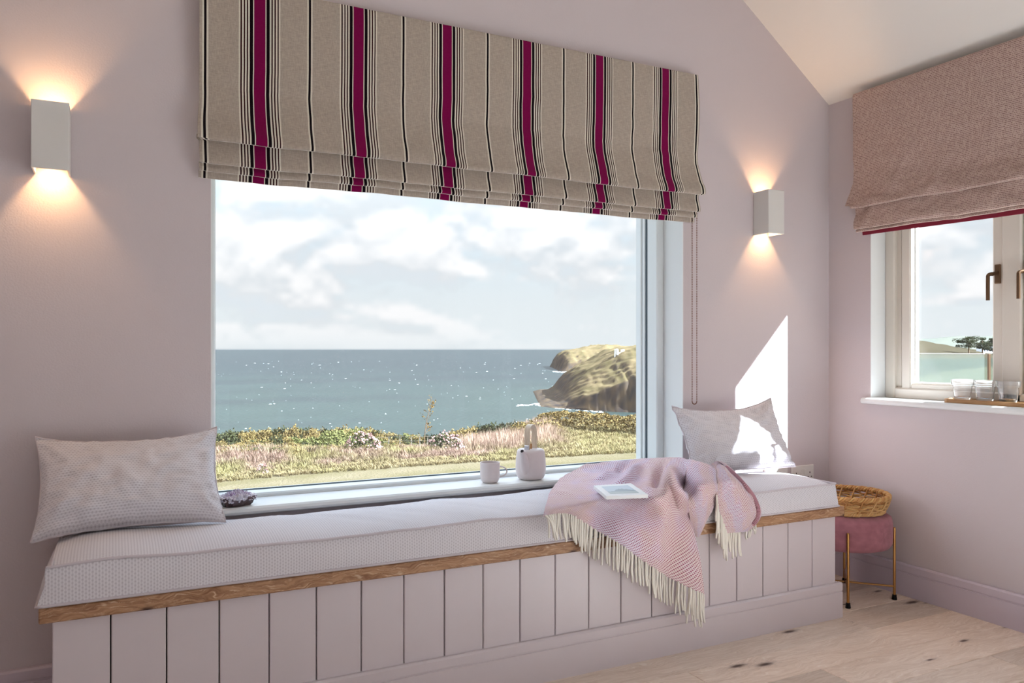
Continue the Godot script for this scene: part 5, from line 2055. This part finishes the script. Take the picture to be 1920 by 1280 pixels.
func build_land() -> void:
	var b := MB.new()
	b.grid(260, 190, func(s: float, c: float) -> Vector3:
		var t := lerpf(-0.62, 1.0, s)
		var q := 3.0 + 55.0 * c + 1100.0 * pow(maxf(0.0, (c - 0.8) / 0.2), 2.6)
		var p := EYE + fwd * q + rgt * (t * q)
		p.y = ground_y(p)
		return p, null, false, false, false, func(p: Vector3, _a: float, _c: float) -> Color: return ground_color(p))
	structure("ground", "mown pale lawn running into rough coastal meadow", "ground", b, mats.lawn)
	b = MB.new()
	b.tint = Color(0.36, 0.34, 0.19)
	b.box(Vector3(-70, GROUND - 0.5, 4.0), Vector3(70, GROUND - 0.02, 80))
	structure("ground", "mown lawn on the landward side of the house", "ground", b, mats.lawn)
	# storey below the room
	b = MB.new()
	b.box(Vector3(ROOM_L - WALL_T, GROUND - 0.3, -WALL_T), Vector3(WALL_T, -0.3, ROOM_D + WALL_T))
	structure("wall_lower", "rendered lower storey of the house", "wall", b, mats.render_wall)
	# long dry grass
	var r := RandomNumberGenerator.new()
	r.seed = 700
	var tuft := MB.new()
	for i in 9:
		var an := r.randf() * TAU
		var p := Vector3(cos(an), 0, sin(an)) * r.randf_range(0.0, 0.35)
		var out := Vector3(cos(an), 0, sin(an)) * r.randf_range(0.1, 0.45)
		var side := Vector3(-sin(an), 0, cos(an)) * 0.026
		var h := r.randf_range(0.6, 1.0)
		var m := p + out * 0.35 + Vector3(0, h * 0.62, 0)
		tuft.poly([p - side, p + side, m + side * 0.8, m - side * 0.8], [], Vector3.UP)
		tuft.poly([m - side * 0.8, m + side * 0.8, p + out + Vector3(0, h, 0)], [], Vector3.UP)
	var spots := []
	for i in 18500:
		var u := r.randf_range(150.0, 1340.0)
		var q := lerpf(lawn_edge(u) - 0.3, 43.0, pow(r.randf(), 1.15))
		var p := place(u, q, 0.0)
		p.y = ground_y(p) - 0.03
		if u < 640.0 and q > 29.5 + r.randf() * 1.5:
			continue
		var n := gn2.get_noise_2d(p.x * 0.35, p.z * 0.35)
		var edge := clampf((q - lawn_edge(u)) / 3.0, 0.12, 1.0)
		var h := lerpf(0.12, 0.31, edge) * r.randf_range(0.6, 1.3)
		var c := Color(0.50, 0.40, 0.29).lerp(Color(0.46, 0.33, 0.27), r.randf())
		c = c.lerp(Color(0.40, 0.40, 0.17), clampf(n * 1.6 + 0.25, 0.0, 0.9))
		if q < lawn_edge(u) + 1.2:
			c = c.lerp(Color(0.44, 0.42, 0.19), 0.7)
		var plume := smoothstep(820.0, 880.0, u) * (1.0 - smoothstep(1020.0, 1075.0, u)) * smoothstep(30.5, 33.0, q)
		h += plume * r.randf_range(0.15, 0.62)
		c = c.lerp(Color(0.66, 0.52, 0.40), plume * 0.9)
		var green := smoothstep(1030.0, 1090.0, u)
		h = lerpf(h, r.randf_range(0.10, 0.24), green)
		c = c.lerp(Color(0.36, 0.36, 0.16).lerp(Color(0.56, 0.50, 0.27), r.randf()), green)
		spots.append([p, h, c])
	var mm := MultiMesh.new()
	mm.transform_format = MultiMesh.TRANSFORM_3D
	mm.use_colors = true
	mm.mesh = tuft.mesh()
	mm.instance_count = spots.size()
	for i in spots.size():
		var s: Array = spots[i]
		mm.set_instance_transform(i, Transform3D(Basis(Vector3.UP, r.randf() * TAU) * Basis.from_scale(Vector3(0.42, s[1], 0.42)), s[0]))
		mm.set_instance_color(i, s[2])
	var g := MultiMeshInstance3D.new()
	g.name = "meadow_grass"
	g.multimesh = mm
	g.material_override = mats.meadow_grass
	add_child(g)
	tag(g, "long dry straw-coloured meadow grass between lawn and sea", "grass", "", "stuff")

func build_shrubs() -> void:
	var r := RandomNumberGenerator.new()
	r.seed = 800
	var variants := []
	for k in 4:
		var lump := noise(810 + k, 1.0, 3)
		var lo := [Color(0.50, 0.50, 0.45), Color(0.62, 0.62, 0.5), Color(0.45, 0.42, 0.40), Color(0.7, 0.66, 0.5)][k] as Color
		variants.append(leaf_cloud(1500, 0.085, 820 + k, func(q: RandomNumberGenerator) -> Vector3: return dome(q, lump), lo, Color(1.35, 1.3, 1.2)).mesh())
	# [u, depth, pixel row of its top, half width in metres, kind, label]
	var rows := []
	var tops := [[120, 824], [380, 820], [405, 812], [440, 803], [480, 805], [540, 796], [600, 800], [640, 797], [690, 798], [720, 806], [760, 812], [800, 812], [850, 806], [900, 793], [960, 789], [1010, 786]]
	var top_at := func(u: float) -> float:
		for i in tops.size() - 1:
			if u <= tops[i + 1][0]:
				return lerpf(tops[i][1], tops[i + 1][1], clampf((u - tops[i][0]) / float(tops[i + 1][0] - tops[i][0]), 0.0, 1.0))
		return tops[tops.size() - 1][1]
	# dense gorse and bracken thicket on the slope: no one could count the plants in it
	for i in 62:
		var u := 140.0 + i * 14.4 + r.randf_range(-6, 6)
		rows.append([u, r.randf_range(36.0, 39.0), top_at.call(u) + r.randf_range(0, 4), r.randf_range(0.7, 1.05), r.randi_range(0, 3)])
	for i in 230:
		var u := 150.0 + 616.0 * pow(r.randf(), 0.8)
		var q := lerpf(29.2 + maxf(0.0, u - 560.0) * 0.018, 35.5, r.randf())
		var tv: float = lerpf(852.0, top_at.call(u) + 8.0, clampf((q - 29.0) / 7.0, 0.0, 1.0))
		rows.append([u, q, tv + r.randf_range(-4, 6), r.randf_range(0.4, 0.8), r.randi_range(0, 3)])
	for k in 4:
		var mm := MultiMesh.new()
		mm.transform_format = MultiMesh.TRANSFORM_3D
		mm.mesh = variants[k]
		var list := []
		for q in rows:
			if q[4] != k:
				continue
			var p := place(q[0], q[1], 0.0)
			p.y = ground_y(p) - 0.08
			var top: float = 1.1 - (q[2] - 654.0) / FOCAL * q[1]
			list.append(Transform3D(Basis(Vector3.UP, r.randf() * TAU) * Basis.from_scale(Vector3(q[3], maxf(0.3, top - p.y), q[3] * 0.9)), p))
		mm.instance_count = list.size()
		for i in list.size():
			mm.set_instance_transform(i, list[i])
		var o := MultiMeshInstance3D.new()
		o.name = "gorse_thicket" if k == 0 else "gorse_thicket_%03d" % k
		o.multimesh = mm
		o.material_override = [mats.leaf_olive, mats.leaf_green, mats.leaf_dark, mats.leaf_olive][k]
		add_child(o)
		tag(o, ["olive gorse in the low thicket along the cliff edge", "bright green gorse in the low thicket along the cliff edge", "dark brown bracken in the low thicket along the cliff edge", "yellowish gorse in the low thicket along the cliff edge"][k], "thicket", "", "stuff")
	var bp := place(628, 32.2, 0.0)
	bp.y = ground_y(bp) - 0.08
	var rb := obj("gorse_bush", variants[1], mats.leaf_green)
	rb.position = bp
	rb.scale = Vector3(1.0, 1.1 - (803.0 - 654.0) / FOCAL * 32.2 - bp.y, 0.9)
	tag(rb, "rounded brighter green gorse bush standing above the dry grass", "bush")
	# clipped hedge on the right
	var lump := noise(840, 0.9, 3)
	var h0 := place(985, 41.0, 0.0)
	var h1 := place(1300, 36.5, 0.0)
	var hedge := leaf_cloud(9000, 0.075, 841, func(q: RandomNumberGenerator) -> Vector3:
		var s := q.randf()
		var p := h0.lerp(h1, s)
		var an := q.randf() * PI
		var rad := 0.8 + 0.3 * q.randf()
		var hh := 0.86 * smoothstep(0.0, 0.12, s) * (1.0 + 0.16 * lump.get_noise_2d(s * 14.0, 0.0))
		p.y = ground_y(p)
		var e := (h1 - h0).normalized().cross(Vector3.UP)
		return p + e * cos(an) * rad * 0.7 + Vector3(0, sqrt(sin(an)) * hh * (0.82 + 0.2 * q.randf()), 0), Color(0.55, 0.5, 0.42), Color(1.4, 1.3, 1.1))
	var ho := obj("hedge", hedge, mats.leaf_olive)
	tag(ho, "long clipped olive hedge at the edge of the green bank", "hedge")
	# pink flowering shrubs
	for q in [[680.0, 30.6, 0.86, 0.92, "pink flowering shrub among the dry grass beside the gorse"], [836.0, 31.6, 0.84, 1.0, "pink flowering shrub beside the wire fence and sapling"], [492.0, 25.3, 0.22, 0.42, "small pale pink seedling shrub at the lawn edge"]]:
		var p := place(q[0], q[1], 0.0)
		p.y = ground_y(p) - 0.05
		var t := thing("flowering_shrub", q[4], "shrub", p)
		var lp := noise(850 + int(q[0]), 1.0, 3)
		var k: float = q[2]
		var leaves := leaf_cloud(700 if k > 0.5 else 120, 0.06 if k > 0.5 else 0.03, 861, func(g: RandomNumberGenerator) -> Vector3:
			var d := dome(g, lp) * 0.92
			return Vector3(d.x * k, d.y * q[3], d.z * k), Color(0.5, 0.5, 0.45), Color(1.2, 1.2, 1.0))
		obj("foliage", leaves, mats.leaf_dark, t)
		var heads := MB.new()
		var gr := RandomNumberGenerator.new()
		gr.seed = 870
		for i in 150 if k > 0.5 else 40:
			var d := dome(gr, lp)
			d = d.normalized() * maxf(d.length(), 0.86)
			var c := Vector3(d.x * k, d.y * q[3], d.z * k)
			for s in 7:
				heads.tint = Color(0.80, 0.70, 0.66).lerp(Color(0.98, 0.98, 0.98), gr.randf())
				var f := Vector3(gr.randf_range(-1, 1), gr.randf_range(-0.3, 1), gr.randf_range(-1, 1)).normalized()
				var e := f.cross(Vector3(0.2, 1, 0.4)).normalized()
				var sz := 0.035 if k > 0.5 else 0.022
				var pc := c + f * sz * 0.9
				heads.poly([pc - e * sz, pc + f.cross(e) * sz, pc + e * sz, pc - f.cross(e) * sz], [], f)
		obj("flower_heads", heads, mats.petal, t)
	# young tree with thin golden leaves
	var sp := place(795, 35.5, 0.0)
	sp.y = ground_y(sp) - 0.05
	var t := thing("sapling", "thin young tree with sparse golden leaves standing before the sea", "tree", sp)
	var top_y: float = 1.1 - (757.0 - 654.0) / FOCAL * 35.5 - sp.y
	var trunk := MB.new()
	var tips := []
	trunk.tube(smooth_path([Vector3(0, 0, 0), Vector3(0.04, top_y * 0.4, 0), Vector3(0.16, top_y * 0.75, 0.02), Vector3(0.42, top_y, 0.02)], 5), [0.022, 0.021, 0.020, 0.019, 0.018, 0.017, 0.016, 0.015, 0.014, 0.013, 0.012, 0.011, 0.010, 0.009, 0.008, 0.006], 6)
	var rs := RandomNumberGenerator.new()
	rs.seed = 881
	for i in 16:
		var q := rs.randf_range(0.38, 1.0)
		var p := Vector3(0.42 * q * q, top_y * q, 0.02)
		var d := Vector3(rs.randf_range(-1, 1), rs.randf_range(0.2, 0.9), rs.randf_range(-1, 1)).normalized() * rs.randf_range(0.2, 0.5)
		trunk.tube([p, p + d * 0.5 + Vector3(0, 0.02, 0), p + d], [0.008, 0.006, 0.003], 5)
		for s in 9:
			tips.append(p + d * rs.randf_range(0.3, 1.1) + Vector3(rs.randf_range(-1, 1), rs.randf_range(-1, 1), rs.randf_range(-1, 1)) * 0.06)
	obj("trunk", trunk, mats.bark, t)
	var ix := [0]
	obj("leaves", leaf_cloud(tips.size(), 0.06, 882, func(_g: RandomNumberGenerator) -> Vector3:
		ix[0] += 1
		return tips[ix[0] - 1], Color(0.8, 0.75, 0.7), Color(1.25, 1.2, 1.0), 1.3), mats.leaf_gold, t)
	# post and wire fence
	var fence := thing("wire_fence", "low post and wire fence in the dry grass below the sapling", "fence")
	var posts := []
	for u in [706.0, 728.0, 750.0, 772.0, 787.0, 801.0, 822.0]:
		var p := place(u, 33.6, 0.0)
		p.y = ground_y(p) - 0.1
		posts.append(p)
		var m := MB.new()
		m.tube([p, p + Vector3(rs.randf_range(-0.03, 0.05), 0.7, 0)], 0.022, 6)
		obj("post", m, mats.post_wood, fence)
	for k in 3:
		var line := []
		for p in posts:
			line.append(p + Vector3(0, 0.36 + 0.18 * k, 0.03))
		var m := MB.new()
		m.tube(line, 0.006, 4)
		obj("wire", m, mats.post_wood, fence)

func build_far_side() -> void:
	# balcony outside the casement: deck, glass balustrade
	var b := MB.new()
	var d := thing("balcony", "timber balcony deck along the side of the house", "balcony")
	var x := WALL_T + 0.005
	while x < 1.9:
		b = MB.new()
		b.box(Vector3(x, -0.075, -1.7), Vector3(x + 0.138, -0.05, 6.2), 0.003)
		obj("deck_board", b, mats.deck, d)
		x += 0.144
	b = MB.new()
	b.box(Vector3(WALL_T + 0.002, -0.28, -1.7), Vector3(1.99, -0.078, 6.2))
	obj("deck_frame", b, mats.deck, d)
	for z in [-1.5, 2.2, 6.0]:
		b = MB.new()
		b.box(Vector3(1.78, GROUND - 0.3, z), Vector3(1.90, -0.28, z + 0.12))
		obj("support_post", b, mats.deck, d)
	var t := thing("glass_balustrade", "clear glass balustrade with slim steel posts outside the casement", "balustrade", Vector3(1.88, -0.05, 0))
	var z := -1.62
	var zs := [-1.62, -0.375, 0.87, 2.11, 3.35, 4.60, 5.85]
	for i in zs.size() - 1:
		b = MB.new()
		b.box(Vector3(-0.005, 0.06, zs[i] + 0.03), Vector3(0.005, 1.118, zs[i + 1] - 0.03))
		obj("glass_panel", pane_mesh(Vector3(0, 0.06, zs[i] + 0.03), Vector3(0, 1.118, zs[i + 1] - 0.03)), mats.balustrade_glass, t)
		b = MB.new()
		b.box(Vector3(-0.006, 1.117, zs[i] + 0.03), Vector3(0.006, 1.121, zs[i + 1] - 0.03))
		obj("top_edge", b, mats.white_gloss, t)
	for q in zs:
		b = MB.new()
		b.box(Vector3(-0.010, 0.0, q - 0.006), Vector3(0.010, 1.118, q + 0.006), 0.002)
		obj("post", b, mats.bronze, t)

	# pines and white houses across the fields
	var r := RandomNumberGenerator.new()
	r.seed = 900
	for q in [[1816.0, 418.0, 627.0, 6.2, "broad dark pine with a wind-flattened crown across the fields"], [1842.0, 428.0, 630.0, 4.4, "smaller pine leaning beside the white house"], [1862.0, 436.0, 631.0, 4.0, "loose open pine behind the white house"]]:
		var p := place(q[0], q[1], 0.0)
		p.y = ground_y(p) - 0.2
		var top: float = 1.1 - (q[2] - 654.0) / FOCAL * q[1] - p.y
		var w: float = q[3]
		var tr := thing("pine_tree", q[4], "tree", p)
		var tk := MB.new()
		tk.tube([Vector3.ZERO, Vector3(0.3, top * 0.45, 0), Vector3(-0.1, top * 0.8, 0)], [0.4, 0.3, 0.15], 7)
		obj("trunk", tk, mats.bark, tr)
		var lobes := []
		for i in 20:
			lobes.append([Vector3(r.randf_range(-0.85, 0.85) * w, top * r.randf_range(0.25, 0.88), r.randf_range(-0.5, 0.5) * w), r.randf_range(0.9, 1.8) * w / 5.0])
		obj("crown", leaf_cloud(4200, 0.34, 910 + int(q[0]), func(g: RandomNumberGenerator) -> Vector3:
			var lb: Array = lobes[g.randi_range(0, lobes.size() - 1)]
			var dd := Vector3(g.randf_range(-1, 1), g.randf_range(-0.6, 0.8), g.randf_range(-1, 1)).normalized() * pow(g.randf(), 0.4)
			return lb[0] + Vector3(dd.x * 1.3, dd.y * 0.7, dd.z * 1.3) * lb[1], Color(0.45, 0.42, 0.4), Color(1.5, 1.4, 1.2)), mats.leaf_pine, tr)
	for q in [[1847.0, 486.0, 8.5, 3.4, "white house with a slate roof among the pines"], [1868.0, 506.0, 6.0, 3.8, "second white house beyond the pines"]]:
		var p := place(q[0], q[1], 0.0)
		p.y = ground_y(p) - 0.3
		var h := thing("white_house", q[4], "house", p)
		h.rotation.y = -deg_to_rad(TURN) + 0.3
		var w: float = q[2] * 0.5
		var e: float = q[3]
		b = MB.new()
		b.box(Vector3(-w, 0, -2.5), Vector3(w, e, 2.5))
		b.prism([Vector3(-w, e, -2.5), Vector3(-w, e, 2.5), Vector3(-w, e + 1.7, 0)], Vector3.ZERO, Vector3(2 * w, 0, 0))
		var wl := obj("wall", b, mats.house_white, h)
		for s in [-1.0, 1.0]:
			b = MB.new()
			b.prism([Vector3(-w - 0.2, e - 0.1, s * 2.7), Vector3(-w - 0.2, e + 1.75, 0), Vector3(-w - 0.2, e + 1.9, 0), Vector3(-w - 0.2, e + 0.05, s * 2.7)], Vector3.ZERO, Vector3(2 * w + 0.4, 0, 0))
			obj("roof_slope", b, mats.house_roof, h)
		for k in 4:
			b = MB.new()
			var wx := -w + (k + 0.5) * w * 0.5
			b.box(Vector3(wx - 0.45, 0.9, 2.49), Vector3(wx + 0.45, 2.2, 2.53))
			obj("window", b, mats.house_glass, wl)
		b = MB.new()
		b.box(Vector3(w - 0.9, e + 1.0, -0.4), Vector3(w - 0.2, e + 2.6, 0.4))
		obj("chimney", b, mats.house_white, h)
	# far hills inland, haze put into their pale blue-grey colour
	var hn := noise(931, 0.0009, 4)
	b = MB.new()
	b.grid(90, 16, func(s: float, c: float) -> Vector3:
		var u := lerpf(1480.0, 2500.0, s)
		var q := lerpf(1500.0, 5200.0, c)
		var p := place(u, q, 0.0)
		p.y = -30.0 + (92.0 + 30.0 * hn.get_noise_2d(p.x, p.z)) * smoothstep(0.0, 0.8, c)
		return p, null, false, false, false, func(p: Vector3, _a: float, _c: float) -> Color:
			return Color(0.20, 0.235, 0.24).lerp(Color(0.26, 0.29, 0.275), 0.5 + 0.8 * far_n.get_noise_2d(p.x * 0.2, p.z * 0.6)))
	structure("far_hills", "hills along the inland skyline with haze painted into their pale colour", "hill", b, mats.headland)
